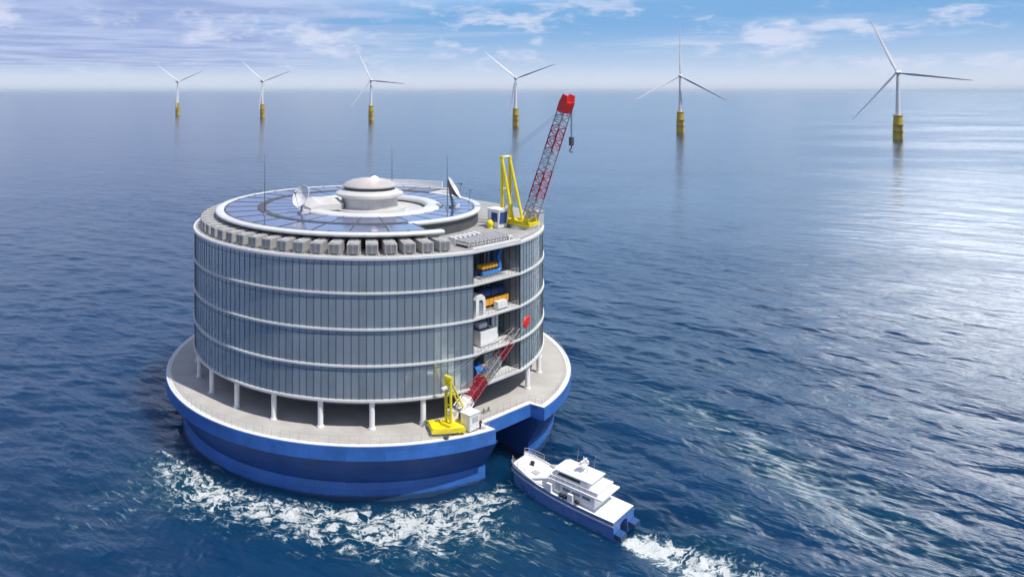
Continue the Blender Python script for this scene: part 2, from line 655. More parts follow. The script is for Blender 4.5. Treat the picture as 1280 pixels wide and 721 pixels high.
    n1 = g.noise(stretch(Q, .55, 1.5), 1.0, 4.0, 0.6, 0.2)            # ripples of a metre
    n2 = g.noise(stretch(Q, .10, .26), 1.0, 4.0, 0.6, 0.2)            # waves of six metres
    n3 = g.noise(stretch(Q, .022, .055), 1.0, 3.0, 0.55, 0.2)         # swell of thirty
    hgt = g.math('ADD', g.math('MULTIPLY', n1, 0.42), g.math('ADD', g.math('MULTIPLY', n2, 1.7), g.math('MULTIPLY', n3, 4.0)))
    bp = g.n('ShaderNodeBump')
    chop = g.smooth(attr('chop'), 0.0, 0.7, 0.62, 1.0)
    g.link(g.math('MULTIPLY', chop, g.math('ADD', 0.40, g.math('MULTIPLY', patch, 0.60))), bp.inputs['Strength'])
    bp.inputs['Distance'].default_value = 0.42
    g.link(hgt, bp.inputs['Height'])
    g.link(bp.outputs[0], b.inputs['Normal'])
    col = g.mix(g.smooth(big, 0.3, 0.7), (.002, .026, .078), (.003, .036, .10))
    col = g.mix(g.math('MULTIPLY', g.math('ADD', foam_a, foam_glint_a), 0.55, clamp=True), col, (.006, .050, .085))
    g.link(col, b.inputs['Base Color'])
    b.inputs['IOR'].default_value = 1.333
    b.inputs['Roughness'].default_value = 0.13
    b.subsurface_method = 'BURLEY'
    b.inputs['Subsurface Weight'].default_value = 1.0
    b.inputs['Subsurface Radius'].default_value = (.6, .9, 1.0)
    b.inputs['Subsurface Scale'].default_value = 14.0
    # foam: lacy noise cut by the masks
    wn = g.noise(P, 0.35, 3.0, 0.6)
    Pw = g.vec('ADD', P, g.vec('SCALE', g.vec('SUBTRACT', g.comb(wn, g.noise(g.vec('ADD', P, (31.0, 7.0, 0)), 0.35, 3.0, 0.6), 0.5), (.5, .5, .5)), scale=4.0))
    # strands drawn out round the hull: arc length and radius as coordinates
    sp = g.n('ShaderNodeSeparateXYZ')
    g.link(g.vec('SUBTRACT', Pw, (BC[0], BC[1], 0.0)), sp.inputs[0])
    arc = g.math('MULTIPLY', g.math('ARCTAN2', sp.outputs[0], sp.outputs[1]), 38.0)
    rr_ = g.vec('LENGTH', g.comb(sp.outputs[0], sp.outputs[1], 0.0))
    Pc = g.comb(g.math('MULTIPLY', arc, .30), g.math('MULTIPLY', rr_, .58), 0.0)
    f1 = g.noise(Pc, 1.0, 6.0, 0.62, 0.8)
    rid = g.math('SUBTRACT', 1.0, g.math('MULTIPLY', g.math('ABSOLUTE', g.math('SUBTRACT', f1, 0.5)), 7.0))
    f2 = g.noise(P, .55, 7.0, 0.68, 0.5)
    lacy = g.math('ADD', g.math('MULTIPLY', rid, 0.42), g.math('MULTIPLY', f2, 1.0))
    fm = g.math('MULTIPLY', foam_a, g.math('ADD', 0.45, g.math('MULTIPLY', g.noise(P, 0.14, 3.0, 0.6), 1.0)))
    ff = g.smooth(g.math('ADD', lacy, g.math('MULTIPLY', fm, 0.45)), 0.99, 1.33)
    ff = g.math('MULTIPLY', ff, g.smooth(foam_a, 0.02, 0.30))
    # pale streaks along the crests: foam and painted glints
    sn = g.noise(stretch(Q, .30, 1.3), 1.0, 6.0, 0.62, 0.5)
    ls = g.smooth(g.math('ADD', sn, g.math('MULTIPLY', foam_glint_a, 0.17)), 0.60, 0.76)
    ls = g.math('MULTIPLY', ls, g.smooth(foam_glint_a, 0.03, 0.5, 0.0, 0.55))
    # a few breaking crests
    wc = g.smooth(g.math('ADD', crest_a, g.math('MULTIPLY', g.noise(P, 1.2, 5.0, 0.65), 0.25)), 0.62, 0.80, 0.0, 0.5)
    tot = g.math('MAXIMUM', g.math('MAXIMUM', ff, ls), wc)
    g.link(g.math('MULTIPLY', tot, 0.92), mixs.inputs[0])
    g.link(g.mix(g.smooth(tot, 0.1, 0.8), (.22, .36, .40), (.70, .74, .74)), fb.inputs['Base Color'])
    fb.inputs['Roughness'].default_value = 0.85
    fbp = g.n('ShaderNodeBump')
    fbp.inputs['Distance'].default_value = 0.35
    g.link(g.noise(P, 2.0, 5.0, 0.7), fbp.inputs['Height'])
    g.link(fbp.outputs[0], fb.inputs['Normal'])


make_water()

# ------------------------------------------------------------------ the floating platform
Z_DECK, Z_RIM, Z_RING = 8.4, 6.5, 2.3
platform = thing('floating_platform', 'round blue floating platform with pale deck and a dock notch, carrying the glass building',
                 'floating platform', (*BC, 0))
NA, NB, NC, ND = (17.75, -29.58), (16.25, -27.97), (24.06, -21.57), (25.80, -22.90)


def arc_pts(Ro, a0, a1, n):
    return [pol(Ro, a0 + (a1 - a0) * i / n) for i in range(n + 1)]


def ang(p):
    return math.degrees(math.atan2(p[0], -p[1]))


def rim_outline(Ro, grow=0.0):
    """slab outline, going the long way round, then into the notch"""
    a_d, a_a = ang(ND), ang(NA)
    pts = arc_pts(Ro, a_d, a_a + 360, 150)
    k = Ro / math.hypot(*NA)
    inn = Vector((-.634, .773)) * grow
    return pts + [(NB[0] + inn[0], NB[1] + inn[1]), (NC[0] + inn[0], NC[1] + inn[1])]


def dock_outline(Ro, depth=9.5):
    """lower hull: a deep dock with parallel walls under the slab"""
    e = Vector((.773, .634))
    n_in = Vector((-.634, .773))
    L0, R0 = Vector((16.0, -26.2)), Vector((23.75, -20.9))

    def hit(p):
        d = -n_in
        bq = p.dot(d)
        t = -bq + math.sqrt(bq * bq - p.dot(p) + Ro * Ro)
        return p + d * t
    pl, pr = hit(L0), hit(R0)
    pts = arc_pts(Ro, ang(pr), ang(pl) + 360, 150)
    a, b = L0 + n_in * depth, R0 + n_in * depth
    return pts + [tuple(a), tuple(b)]


def loft(mb, outs, zs, mi=0, smooth=False, inner=None):
    n = len(outs[0])
    V = []
    for o_, z in zip(outs, zs):
        V += [(x, y, z) for x, y in o_]
    F = []
    for k in range(len(outs) - 1):
        F += [(k * n + i, k * n + (i + 1) % n, (k + 1) * n + (i + 1) % n, (k + 1) * n + i) for i in range(n)]
    mb.add(V, F, mi, smooth)
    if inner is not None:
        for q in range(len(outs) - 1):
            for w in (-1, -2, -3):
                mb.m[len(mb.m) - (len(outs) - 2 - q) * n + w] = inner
    mb.add(V, [list(range(n - 1, -1, -1))], mi)
    mb.add(V, [list(range((len(outs) - 1) * n, len(outs) * n))], mi)
    return mb


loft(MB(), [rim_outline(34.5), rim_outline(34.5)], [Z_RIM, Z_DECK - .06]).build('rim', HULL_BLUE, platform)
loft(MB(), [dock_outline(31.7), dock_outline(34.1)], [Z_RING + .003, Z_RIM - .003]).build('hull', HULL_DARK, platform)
loft(MB(), [dock_outline(31.75), dock_outline(31.75)], [-4.0, Z_RING], inner=1).build('lower_hull', [HULL_BLUE, HULL_DARK], platform)  # inner dock walls take the navy as shade put into the colour
deck_mb = loft(MB(), [rim_outline(34.42, .08), rim_outline(34.42, .08)], [Z_DECK - .058, Z_DECK])


def inset_line(pts, d):
    """offset of the closed outline towards the inside (approximately)"""
    out = []
    n = len(pts)
    for i in range(n):
        a, b, c = Vector(pts[i - 1]), Vector(pts[i]), Vector(pts[(i + 1) % n])
        t1, t2 = (b - a).normalized(), (c - b).normalized()
        n1, n2 = Vector((-t1.y, t1.x)), Vector((-t2.y, t2.x))
        nn = (n1 + n2)
        if nn.length < 1e-3:
            nn = n1
        nn.normalize()
        k = 1.0 / max(nn.dot(n1), .45)
        out.append((b.x + nn.x * d * k, b.y + nn.y * d * k))
    return out


ol = rim_outline(34.42, .08)
o1, o2 = inset_line(ol, .02), inset_line(ol, .75)
mb = MB()
n = len(ol)
zc = Z_DECK + .006
V = [(x, y, zc) for x, y in o1] + [(x, y, zc) for x, y in o2]
mb.add(V, [(i, (i + 1) % n, n + (i + 1) % n, n + i) for i in range(n)])
mb.build('edge_strip', COAM, platform)
# deck railing round the rim and the notch
o3 = inset_line(ol, .55)
mb = MB()
dense = []
for i in range(n):
    a, b = Vector(o3[i]), Vector(o3[(i + 1) % n])
    k = max(1, int(round((b - a).length / 1.4)))
    dense += [a.lerp(b, t / k) for t in range(k)]
for i in range(len(dense)):
    a, b = dense[i], dense[(i + 1) % len(dense)]
    mb.tube((a.x, a.y, Z_DECK), (a.x, a.y, Z_DECK + 1.05), .022, n=5)
    for hz in (.55, 1.05):
        mb.tube((a.x, a.y, Z_DECK + hz), (b.x, b.y, Z_DECK + hz), .015, n=4, caps=False)
mb.build('railing', LGREY, platform)
# deck plate joints
mb = deck_mb
for th in range(-174, 180, 12):
    if 22 < th < 58:
        continue
    a, b = pol(29.0, th), pol(33.7, th)
    d = Vector((b[1] - a[1], a[0] - b[0])).normalized() * .04
    mb.add([(a[0] - d.x, a[1] - d.y, Z_DECK + .004), (b[0] - d.x, b[1] - d.y, Z_DECK + .004), (b[0] + d.x, b[1] + d.y, Z_DECK + .004), (a[0] + d.x, a[1] + d.y, Z_DECK + .004)], [(0, 1, 2, 3)], 1)
mb.build('deck', [DECK, LGREY], platform)

# ------------------------------------------------------------------ the round building
ZL = [12.5, 17.17, 22.12, 27.02, 31.7]
RB = 30.0
SL, SR = 30.4, 50.4                       # slot edges (degrees)
building = thing('round_building', 'four storey round building of grey glass with a white ringed roof, on the platform',
                 'building', (*BC, Z_DECK))


def bld(mb, name, mats, parent=None):
    return mb.build(name, mats, parent or building, Matrix.Translation((0, 0, -Z_DECK)))


def disc_outline(Ro, n=150):
    return arc_pts(Ro, SR, SL + 360, n)


for i, z in enumerate(ZL):
    mb = MB()
    t = .30 if i == 0 else .30 if i == 4 else .25
    mb.prism(disc_outline(RB + .12), z - t, z, 0)
    bld(mb, 'floor_slab', mat('slab_edge_grey', (.60, .61, .61), .5, var=.06))
NP = 170
for i in range(4):
    z0, z1 = ZL[i], ZL[i + 1] - (.30 if i == 3 else .25)
    mb = MB()
    for k in range(NP):
        a0 = SR + (360 + SL - SR) * k / NP
        a1 = SR + (360 + SL - SR) * (k + 1) / NP
        g_ = .085
        tilt = random.uniform(-.009, .009)
        h_ = z1 - z0
        for (zz0, zz1) in ((z0 + .02, z1 - .62), (z1 - .56, z1 - .02)):
            V = []
            for a, z in ((a0 + g_, zz0), (a1 - g_, zz0), (a1 - g_, zz1), (a0 + g_, zz1)):
                rr = RB - .10 + tilt * (1 if a > a0 + .5 else -1)
                V.append((*pol(rr, a), z))
            mb.add(V, [(0, 1, 2, 3)], 0)
    for k in range(NP + 1):
        a0 = SR + (360 + SL - SR) * k / NP
        M = Matrix.Rotation(R(a0), 4, 'Z') @ Matrix.Translation((0, -(RB - .12), (z0 + z1) / 2))
        mb.box((0, 0, 0), (.09, .12, z1 - z0 - .004), 1, M)
    mb.revolve([(RB - .20, z1 - .63), (RB - .07, z1 - .63), (RB - .07, z1 - .55), (RB - .20, z1 - .55)], SR, SL + 360, NP, 1)
    # dark backing behind the panes
    mb.revolve([(RB - .32, z0 + .003), (RB - .26, z0 + .003), (RB - .26, z1 - .003), (RB - .32, z1 - .003)], SR, SL + 360, NP, 1)
    bld(mb, 'curtain_wall', [GLASS, MULL])
# soffit and core underneath
mb = MB().prism(disc_outline(RB - .9), ZL[0] - .95, ZL[0] - .343, 0)
bld(mb, 'soffit', SOFFIT)
mb = MB().revolve([(11.0, Z_DECK + .003), (11.0, ZL[0] - .953)], 0, 360, 48, smooth=True, closed=False)
bld(mb, 'core_wall', MGREY)
for k in range(26):
    th = 1.8 + 13.846 * k
    if abs(((th + 180) % 360 - 180) - 43.3) < 2:
        continue
    x, y = pol(29.45, th)
    mb = MB().tube((x, y, Z_DECK + .004), (x, y, ZL[0] - .345), .38, n=16)
    mb.tube((x, y, Z_DECK + .004), (x, y, Z_DECK + .18), .52, n=16)
    bld(mb, 'column', WHITE)

# the open slot with its machine floors
pL, pR = Vector(pol(RB, SL)), Vector(pol(RB, SR))
E_ = (pR - pL).normalized()
N_ = Vector((-E_.y, E_.x))                 # inwards
SLOTW = (pR - pL).length
MS = Matrix(((E_.x, N_.x, 0, pL.x), (E_.y, N_.y, 0, pL.y), (0, 0, 1, 0), (0, 0, 0, 1)))   # slot frame: x along the opening, y inwards
SD = 6.5
for i in range(4):
    z0, z1 = ZL[i] + .003, ZL[i + 1] - (.303 if i == 3 else .253)
    mb = MB()
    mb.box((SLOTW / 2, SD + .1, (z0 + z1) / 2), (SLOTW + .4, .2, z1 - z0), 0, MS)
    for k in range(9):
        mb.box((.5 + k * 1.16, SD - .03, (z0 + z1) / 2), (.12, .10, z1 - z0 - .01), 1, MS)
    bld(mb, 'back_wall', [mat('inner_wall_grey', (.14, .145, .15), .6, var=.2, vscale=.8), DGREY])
    for x0 in (-.12, SLOTW + .02):
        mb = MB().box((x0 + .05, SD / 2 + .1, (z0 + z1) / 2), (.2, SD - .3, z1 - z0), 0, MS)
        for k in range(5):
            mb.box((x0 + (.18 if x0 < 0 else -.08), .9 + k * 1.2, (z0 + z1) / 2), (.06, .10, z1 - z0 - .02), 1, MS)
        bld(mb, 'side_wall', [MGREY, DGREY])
    mb = MB()
    for yy, rr, zz in ((1.6, .13, .35), (2.1, .09, .30), (3.4, .17, .45)):
        mb.tube(tuple(MS @ Vector((.05, yy, z1 - zz))), tuple(MS @ Vector((SLOTW - .05, yy, z1 - zz))), rr, n=8, mi=0 if yy != 2.1 else 1)
    for k in range(3):
        mb.tube(tuple(MS @ Vector((8.6 + k * .45, 5.6, z0))), tuple(MS @ Vector((8.6 + k * .45, 5.6, z1 - .05))), .13, n=8, mi=k % 2)
    bld(mb, 'service_pipe', [LGREY, PIPEB])
    # low guard rail and toe board along the open floor edge
    mb = MB()
    for k in range(14):
        xx = .35 + k * (SLOTW - .7) / 13
        mb.box((xx, .18, z0 + .4), (.045, .045, .8), 0, MS)
    for hz in (.42, .8):
        mb.box((SLOTW / 2, .18, z0 + hz), (SLOTW - .7, .035, .035), 0, MS)
    bld(mb, 'guard_rail', LGREY)

# roof: ledge, ring of panels, inner rings, cupola
ZR = 31.7
mb = MB().prism(disc_outline(RB - .25), ZR + .003, ZR + .12, 0)
bld(mb, 'roof_deck', mat('roof_deck_grey', (.33, .33, .325), .75, var=.15, vscale=.5, bump=.01))
mb = MB().revolve([(RB - .22, ZR + .003), (RB + .02, ZR + .003), (RB + .02, ZR + .16), (RB - .22, ZR + .16)], SR, SL + 360, 170)
bld(mb, 'parapet', WHITE)
ZP = 34.25
C0, C1 = 20.7, 140.0                        # the outer ring is cut away above the slot and the crane
A0, A1 = C1, C0 + 360
mb = MB().revolve([(19.4, ZR + .125), (24.3, ZR + .125), (24.3, ZP - .55), (19.4, ZP - .55)], A0, A1, 110, 0)
bld(mb, 'plant_wall', DGREY)
prof = [(25.0, ZP - .5), (26.1, ZP - .52), (26.5, ZP - .36), (26.6, ZP - .12), (26.45, ZP + .05), (26.1, ZP + .12), (25.2, ZP + .06), (25.0, ZP - .1)]
mb = MB().revolve(prof, A0, A1 + 4.5, 130, 0, smooth=True)
bld(mb, 'roof_rim', RIMW)
mb = MB().revolve([(19.2, ZP - .54), (25.0, ZP - .54), (25.0, ZP - .08), (19.2, ZP - .08)], A0, A1, 110, 0)
ring_base = bld(mb, 'roof_ring', ROOFW)
NPAN = 18
for k in range(NPAN):
    a1 = C0 + 360 - 13.1 * k
    a0 = a1 - 13.1
    mb = MB().revolve([(19.55, ZP - .02), (24.85, ZP - .02), (24.85, ZP + .05), (19.55, ZP + .05)], a0 + .28, a1 - .28, 8, 0)
    bld(mb, 'solar_panel', SOLAR, ring_base)
mb = MB()
for k in range(NPAN + 1):                    # dark joints and feet between the panels
    a1 = C0 + 360 - 13.1 * k
    mb.revolve([(19.4, ZP - .075), (25.05, ZP - .075), (25.05, ZP + .10), (19.4, ZP + .10)], a1 - .17, a1 + .17, 1, 0)
    if k < NPAN:
        mb.revolve([(24.88, ZP - .075), (25.10, ZP - .075), (25.10, ZP + .16), (24.88, ZP + .16)], a1 - 6.9, a1 - 6.4, 1, 0)
mb.revolve([(24.87, ZP - .076), (25.12, ZP - .076), (25.12, ZP + .075), (24.87, ZP + .075)], A0, A1, 110, 0)
bld(mb, 'panel_frame', DGREY, ring_base)
# inner ring
mb = MB().revolve([(9.9, ZR + .126), (19.0, ZR + .126), (19.0, ZP - .40), (9.9, ZP - .40)], 0, 360, 120, 0)
bld(mb, 'inner_plant_wall', DGREY)
prof = [(18.3, ZP - .39), (19.3, ZP - .45), (19.55, ZP - .2), (19.45, ZP + .14), (19.1, ZP + .22), (18.5, ZP + .16), (18.3, ZP - .05)]
mb = MB().revolve(prof, C0 - 2, C1 + 2, 60, 0, smooth=True)
bld(mb, 'inner_rim', RIMW)
mb = MB().revolve([(12.4, ZP - .39), (18.3, ZP - .39), (18.3, ZP - .06), (12.4, ZP - .06)], 0, 360, 120, 0)
inner_base = bld(mb, 'inner_ring', ROOFW)
mb = MB().revolve([(18.3, ZP - .05), (19.45, ZP - .05), (19.45, ZP + .12), (18.3, ZP + .12)], C1 + 2, C0 + 358, 100, 0)
bld(mb, 'inner_walkway', DGREY)
for k in range(28):
    a0 = C0 + k * 360 / 28
    a1 = a0 + 360 / 28
    mb = MB().revolve([(12.9, ZP - .03), (18.1, ZP - .03), (18.1, ZP + .04), (12.9, ZP + .04)], a0 + .3, a1 - .3, 6, 0)
    bld(mb, 'solar_panel', SOLAR, inner_base)
mb = MB()
for k in range(28):
    a0 = C0 + k * 360 / 28
    mb.revolve([(12.7, ZP - .055), (18.25, ZP - .055), (18.25, ZP + .07), (12.7, ZP + .07)], a0 - .2, a0 + .2, 1, 0)
mb.revolve([(18.11, ZP - .056), (18.29, ZP - .056), (18.29, ZP + .06), (18.11, ZP + .06)], 0, 360, 110, 0)
bld(mb, 'panel_frame', DGREY, inner_base)
# collar and well
prof = [(9.9, ZP - .9), (12.4, ZP - .5), (12.6, ZP - .1), (12.3, ZP + .22), (11.6, ZP + .34), (10.5, ZP + .34), (9.95, ZP + .15)]
mb = MB().revolve(prof, 0, 360, 96, 0, smooth=True)
bld(mb, 'collar', RIMW)
ZW = 33.55
mb = MB().revolve([(.2, ZW - .3), (9.93, ZW - .3), (9.93, ZW), (.2, ZW)], 0, 360, 96, 0)
bld(mb, 'well_floor', ROOFW)
mb = MB().revolve([(0.02, ZW + .003), (6.4, ZW + .003), (6.4, ZW + .45), (4.95, ZW + .55), (4.95, ZW + 2.2), (5.55, ZW + 2.35),
                   (5.95, ZW + 2.55), (5.95, ZW + 2.95), (5.6, ZW + 3.12), (4.75, ZW + 3.55), (0.02, ZW + 3.6)], 0, 360, 64, 0, smooth=False, closed=False)
cup = bld(mb, 'cupola', ROOFW)
mb = MB().revolve([(0.1, ZW + 3.5), (4.45, ZW + 3.5), (4.45, ZW + 4.05), (0.1, ZW + 4.05)], 0, 360, 64, 0)
bld(mb, 'window_band', DGREY, cup)
mb = MB().revolve([(0.02, ZW + 4.053), (4.75, ZW + 4.053), (4.75, ZW + 4.25), (4.2, ZW + 4.7), (3.2, ZW + 5.1), (1.7, ZW + 5.36), (0.02, ZW + 5.4)], 0, 360, 64, 0, smooth=False, closed=False)
bld(mb, 'cap', mat('cap_grey', (.44, .43, .425), .5, var=.06), cup)
mb = MB().tube((.9, -1.0, ZW + 5.2), (.9, -1.0, ZW + 5.4), .3, n=12).ball((.9, -1.0, ZW + 5.45), .62, 0, 12, 8, 1, 1, .6)  # made-up glowing ball in place of the bloom over the cupola
m = bpy.data.materials.new('cupola_glow')
m.use_nodes = True
bsdf = m.node_tree.nodes['Principled BSDF']
bsdf.inputs['Base Color'].default_value = (.9, .75, .7, 1)
bsdf.inputs['Emission Color'].default_value = (1, .78, .74, 1)
bsdf.inputs['Emission Strength'].default_value = 8.0
bld(mb, 'glow_ball', m, cup)
pl_d = bpy.data.lights.new('cap_tint_lamp', 'POINT')      # added unseen lamp above the cupola, tints its cap pink
pl_d.energy = 160.0
pl_d.color = (1.0, .50, .48)
pl_d.shadow_soft_size = .4
pl_o = bpy.data.objects.new('cap_tint_lamp', pl_d)
COL.objects.link(pl_o)
pl_o.parent = cup
pl_o.location = (.9, -1.6, ZW + 7.4 - Z_DECK)
# raised housing left of the cupola, between collar and drum
mb = MB()
for (a0, a1) in ((-92, -52),):
    nseg = 10
    V, F = [], []
    for i in range(nseg + 1):
        a = a0 + (a1 - a0) * i / nseg
        up = .25 + .75 * sin(pi * min(1.0, (i / nseg) * .75 + .25))
        for r_, z_ in ((5.6, ZW + .35), (12.2, ZP + .2), (12.2, ZP + .45 + .35 * up), (10.2, ZP + .7 + .9 * up), (5.6, ZP + .5 + .9 * up)):
            V.append((*pol(r_, a), z_))
    k = 5
    for i in range(nseg):
        for j in range(k):
            F.append((i * k + j, (i + 1) * k + j, (i + 1) * k + (j + 1) % k, i * k + (j + 1) % k))
    F.append(tuple(range(k)))
    F.append(tuple(nseg * k + j for j in range(k - 1, -1, -1)))
    mb.add(V, F, 0)
bld(mb, 'stair_housing', ROOFW)
# wind screen at the back of the roof
mb = MB().revolve([(26.0, ZP + .243), (26.25, ZP + .243), (26.25, ZP + 1.35), (26.0, ZP + 1.35)], 146, 178, 24, 0)
bld(mb, 'wind_screen', WHITE)
# railing on the roof edge beside the slot and the crane
mb = MB()
pts = [pL + E_ * (SLOTW * k / 9) + N_ * .35 for k in range(10)] + [Vector(pol(RB - .5, a)) for a in range(53, 104, 3)]
for a, b in zip(pts[:-1], pts[1:]):
    for t in (0, .5):
        c_ = a.lerp(b, t)
        mb.tube((c_.x, c_.y, ZR + .12), (c_.x, c_.y, ZR + 1.2), .035, n=5)
    for hz in (.45, .8, 1.2):
        mb.tube((a.x, a.y, ZR + hz), (b.x, b.y, ZR + hz), .03, n=4)
bld(mb, 'roof_railing', WHITE)
# white kick plate below that railing
mb = MB().box((SLOTW / 2, .2, ZR + .3), (SLOTW - .1, .12, .34), 0, MS)
bld(mb, 'edge_plate', WHITE)

# ------------------------------------------------------------------ cooling units on the ledge
ZU = ZR + .12
unit = thing('cooling_unit', 'grey louvred cooling unit in the row along the roof edge of the round building', 'cooling unit',
             (0, 0, 0), 0, 'cooling units along the roof edge')
mb = MB()
mb.box((0, 0, .16 + .68), (1.72, 3.8, 1.36))
mb.build('casing', UNITG, unit)
mb = MB()
for s in (-.6, .6):
    mb.box((s, 0, .08), (.18, 3.7, .155))
mb.build('skid', WHITE, unit)
mb = MB()
for k in range(7):
    mb.box((0, -1.925, .32 + k * .17), (1.46, .05, .085), 0)
for k in range(3):
    mb.box((-.73 + .73 * k, -1.93, .84), (.07, .055, 1.22), 1)
mb.build('louvre', [MGREY, LGREY], unit)
mb = MB()
for y in (-.95, .95):
    mb.revolve([(.30, 1.523), (.62, 1.523), (.62, 1.62), (.55, 1.62), (.30, 1.56)], 0, 360, 14, c=(0, y))
mb.build('fan_cowl', LGREY, unit)
th = 22.6
first = True
while th > -216:
    x, y = pol(27.0, th)
    loc = W((x, y, ZU))
    if first:
        unit.location = loc
        unit.rotation_euler = (0, 0, R(th))
        first = False
    else:
        dup(unit, loc, R(th + random.uniform(-.4, .4)))
    th -= 5.2

# ------------------------------------------------------------------ pipe rack and small vents above the slot


def slot_obj(mb, name, mats, parent):
    return mb.build(name, mats, parent)


RZ_SLOT = math.atan2(E_.y, E_.x)


def slot_loc(x, y, z):
    p = pL + E_ * x + N_ * y
    return W((p.x, p.y, z))


rack = thing('pipe_rack', 'grey rack of ribbed pipes lying on the roof above the open slot', 'pipe rack', slot_loc(4.6, 2.6, ZU), RZ_SLOT)
mb = MB()
for s in (-1, 1):
    mb.box((0, s * 1.15, .12), (8.6, .14, .24))
    mb.box((0, s * 1.15, .80), (8.6, .08, .08))
for k in range(7):
    for s in (-1, 1):
        mb.box((-4.2 + k * 1.4, s * 1.15, .5), (.09, .09, .56))
mb.build('frame', MGREY, rack)
mb = MB()
for k in range(20):
    xx = -4.1 + k * .43
    for z in (.42, .78):
        mb.tube((xx + (.2 if z > .5 else 0), -1.3, z), (xx + (.2 if z > .5 else 0), 1.3, z), .17, n=9, mi=k % 2)
mb.build('pipe', [LGREY, MGREY], rack)
for k in range(6):
    v = thing('roof_vent', 'small white box vent in the row behind the pipe rack on the roof', 'vent',
              slot_loc(1.1 + k * 1.05, 5.1 + k * .05, ZU), RZ_SLOT, 'white box vents behind the pipe rack')
    MB().box((0, 0, .5), (.62, 1.5, 1.0), 0, None, .9).build('vent_body', WHITE, v)
    MB().box((0, -.735, .55), (.4, .06, .5)).build('grille', MGREY, v)
for k in range(3):
    v = thing('roof_vent', 'low white box vent beside the right end of the pipe rack', 'vent',
              slot_loc(9.55, 1.5 + k * 1.15, ZU), RZ_SLOT, 'low white vents beside the pipe rack')
    MB().box((0, 0, .33), (.95, .8, .66), 0, None, .92).build('vent_body', WHITE, v)
    MB().box((0, -.40, .35), (.6, .05, .35)).build('grille', MGREY, v)

# ------------------------------------------------------------------ machines in the open slot
e = thing('pump_skid', 'machine with a yellow-orange block on blue pipes, on the top floor of the slot', 'machine', slot_loc(4.9, 1.9, ZL[3]), RZ_SLOT)
MB().box((.4, 0, .12), (5.2, 1.9, .22)).build('skid', MGREY, e)
mb = MB().box((.3, .1, 1.55), (3.5, 1.0, .5))
for k in range(5):
    mb.box((-1.1 + k * .7, -.42, 1.55), (.22, .08, .62))
mb.build('motor', ORANGE, e)
MB().box((.2, .15, 1.0), (3.0, .8, .6)).build('motor_base', DGREY, e)
mb = MB().path([(-1.7, -.55, .62), (1.9, -.55, .62), (2.35, -.5, .9), (2.35, -.2, 2.7), (3.2, .1, 3.6), (4.6, .5, 3.95)], .32, 12)
mb.path([(-1.7, .6, .62), (2.4, .6, .62), (2.6, .6, 3.6), (4.2, 2.6, 4.0)], .24, 10)
mb.build('pipe', PIPEB, e)
e = thing('control_cabinet', 'dull red cabinet at the back of the top slot floor', 'cabinet', slot_loc(3.6, 4.6, ZL[3]), RZ_SLOT)
MB().box((0, 0, 1.5), (1.6, .9, 2.9)).build('body', mat('dull_red', (.22, .05, .06), .5), e)
MB().box((0, -.47, 1.6), (1.2, .05, 2.2)).build('door', mat('dull_red_door', (.27, .07, .075), .45), e)

e = thing('gas_turbine', 'long orange and navy machine on the third slot floor', 'machine', slot_loc(6.6, 2.6, ZL[2]), RZ_SLOT)
MB().box((0, 0, .15), (6.2, 2.4, .28)).build('skid', MGREY, e)
mb = MB().box((0, -.2, 1.15), (5.6, 1.7, .9))
for k in range(6):
    mb.box((-2.4 + k * .95, -1.09, 1.15), (.18, .1, 1.0))
mb.build('engine', ORANGE, e)
mb = MB().tube((-2.7, .1, 2.15), (2.6, .1, 2.15), .75, n=18)
mb.tube((-.6, .1, 2.15), (-.2, .1, 2.15), .86, n=18)
mb.tube((1.2, .1, 2.15), (1.5, .1, 2.15), .86, n=18)
mb.build('casing', NAVY, e)
e = thing('white_cabinet', 'small white cabinet before the orange machine on the third slot floor', 'cabinet', slot_loc(6.9, .95, ZL[2]), RZ_SLOT)
MB().box((0, 0, .65), (2.1, .8, 1.1)).build('body', WHITE, e)
MB().box((0, 0, .05), (2.2, .9, .09)).build('plinth', DGREY, e)
e = thing('exhaust_duct', 'white arched duct at the left of the third slot floor', 'duct', slot_loc(2.0, 1.3, ZL[2]), RZ_SLOT)
mb = MB()
pro = [(-.95, 0), (-.95, 2.3), (-.6, 2.85), (.45, 2.95), (.95, 2.55), (1.1, 1.9), (1.1, 0), (.62, 0), (.62, 1.7), (.45, 2.15), (.1, 2.25), (-.3, 2.2), (-.3, 0)]
V = [(x, -.8, z) for x, z in pro] + [(x, .8, z) for x, z in pro]
k = len(pro)
mb.add(V, [list(range(k)), list(range(2 * k - 1, k - 1, -1))] + [(i, k + i, k + (i + 1) % k, (i + 1) % k) for i in range(k)])
mb.build('arch', WHITE, e)
MB().box((.16, .05, .95), (.88, 1.3, 1.86)).build('inlet', MGREY, e)

e = thing('transformer', 'white box transformer with pipes on the second slot floor', 'transformer', slot_loc(4.5, 2.2, ZL[1]), RZ_SLOT)
MB().box((0, 0, 1.2), (3.6, 2.2, 2.1)).build('tank', WHITE, e)
MB().box((0, 0, .08), (3.8, 2.4, .15)).build('plinth', MGREY, e)
mb = MB().box((-.4, .1, 2.75), (1.7, .9, .7)).box((-.4, .1, 2.33), (2.2, 1.3, .2), 1)
mb.build('conservator', [WHITE, DGREY], e)
mb = MB()
for x, h in ((2.35, 3.9), (3.15, 3.75)):
    mb.tube((x, .2, 0.02), (x, .2, h), .26, n=12)
mb.tube((2.35, .2, 3.6), (1.4, .2, 3.6), .16, n=8)
mb.build('riser_pipe', WHITE, e)

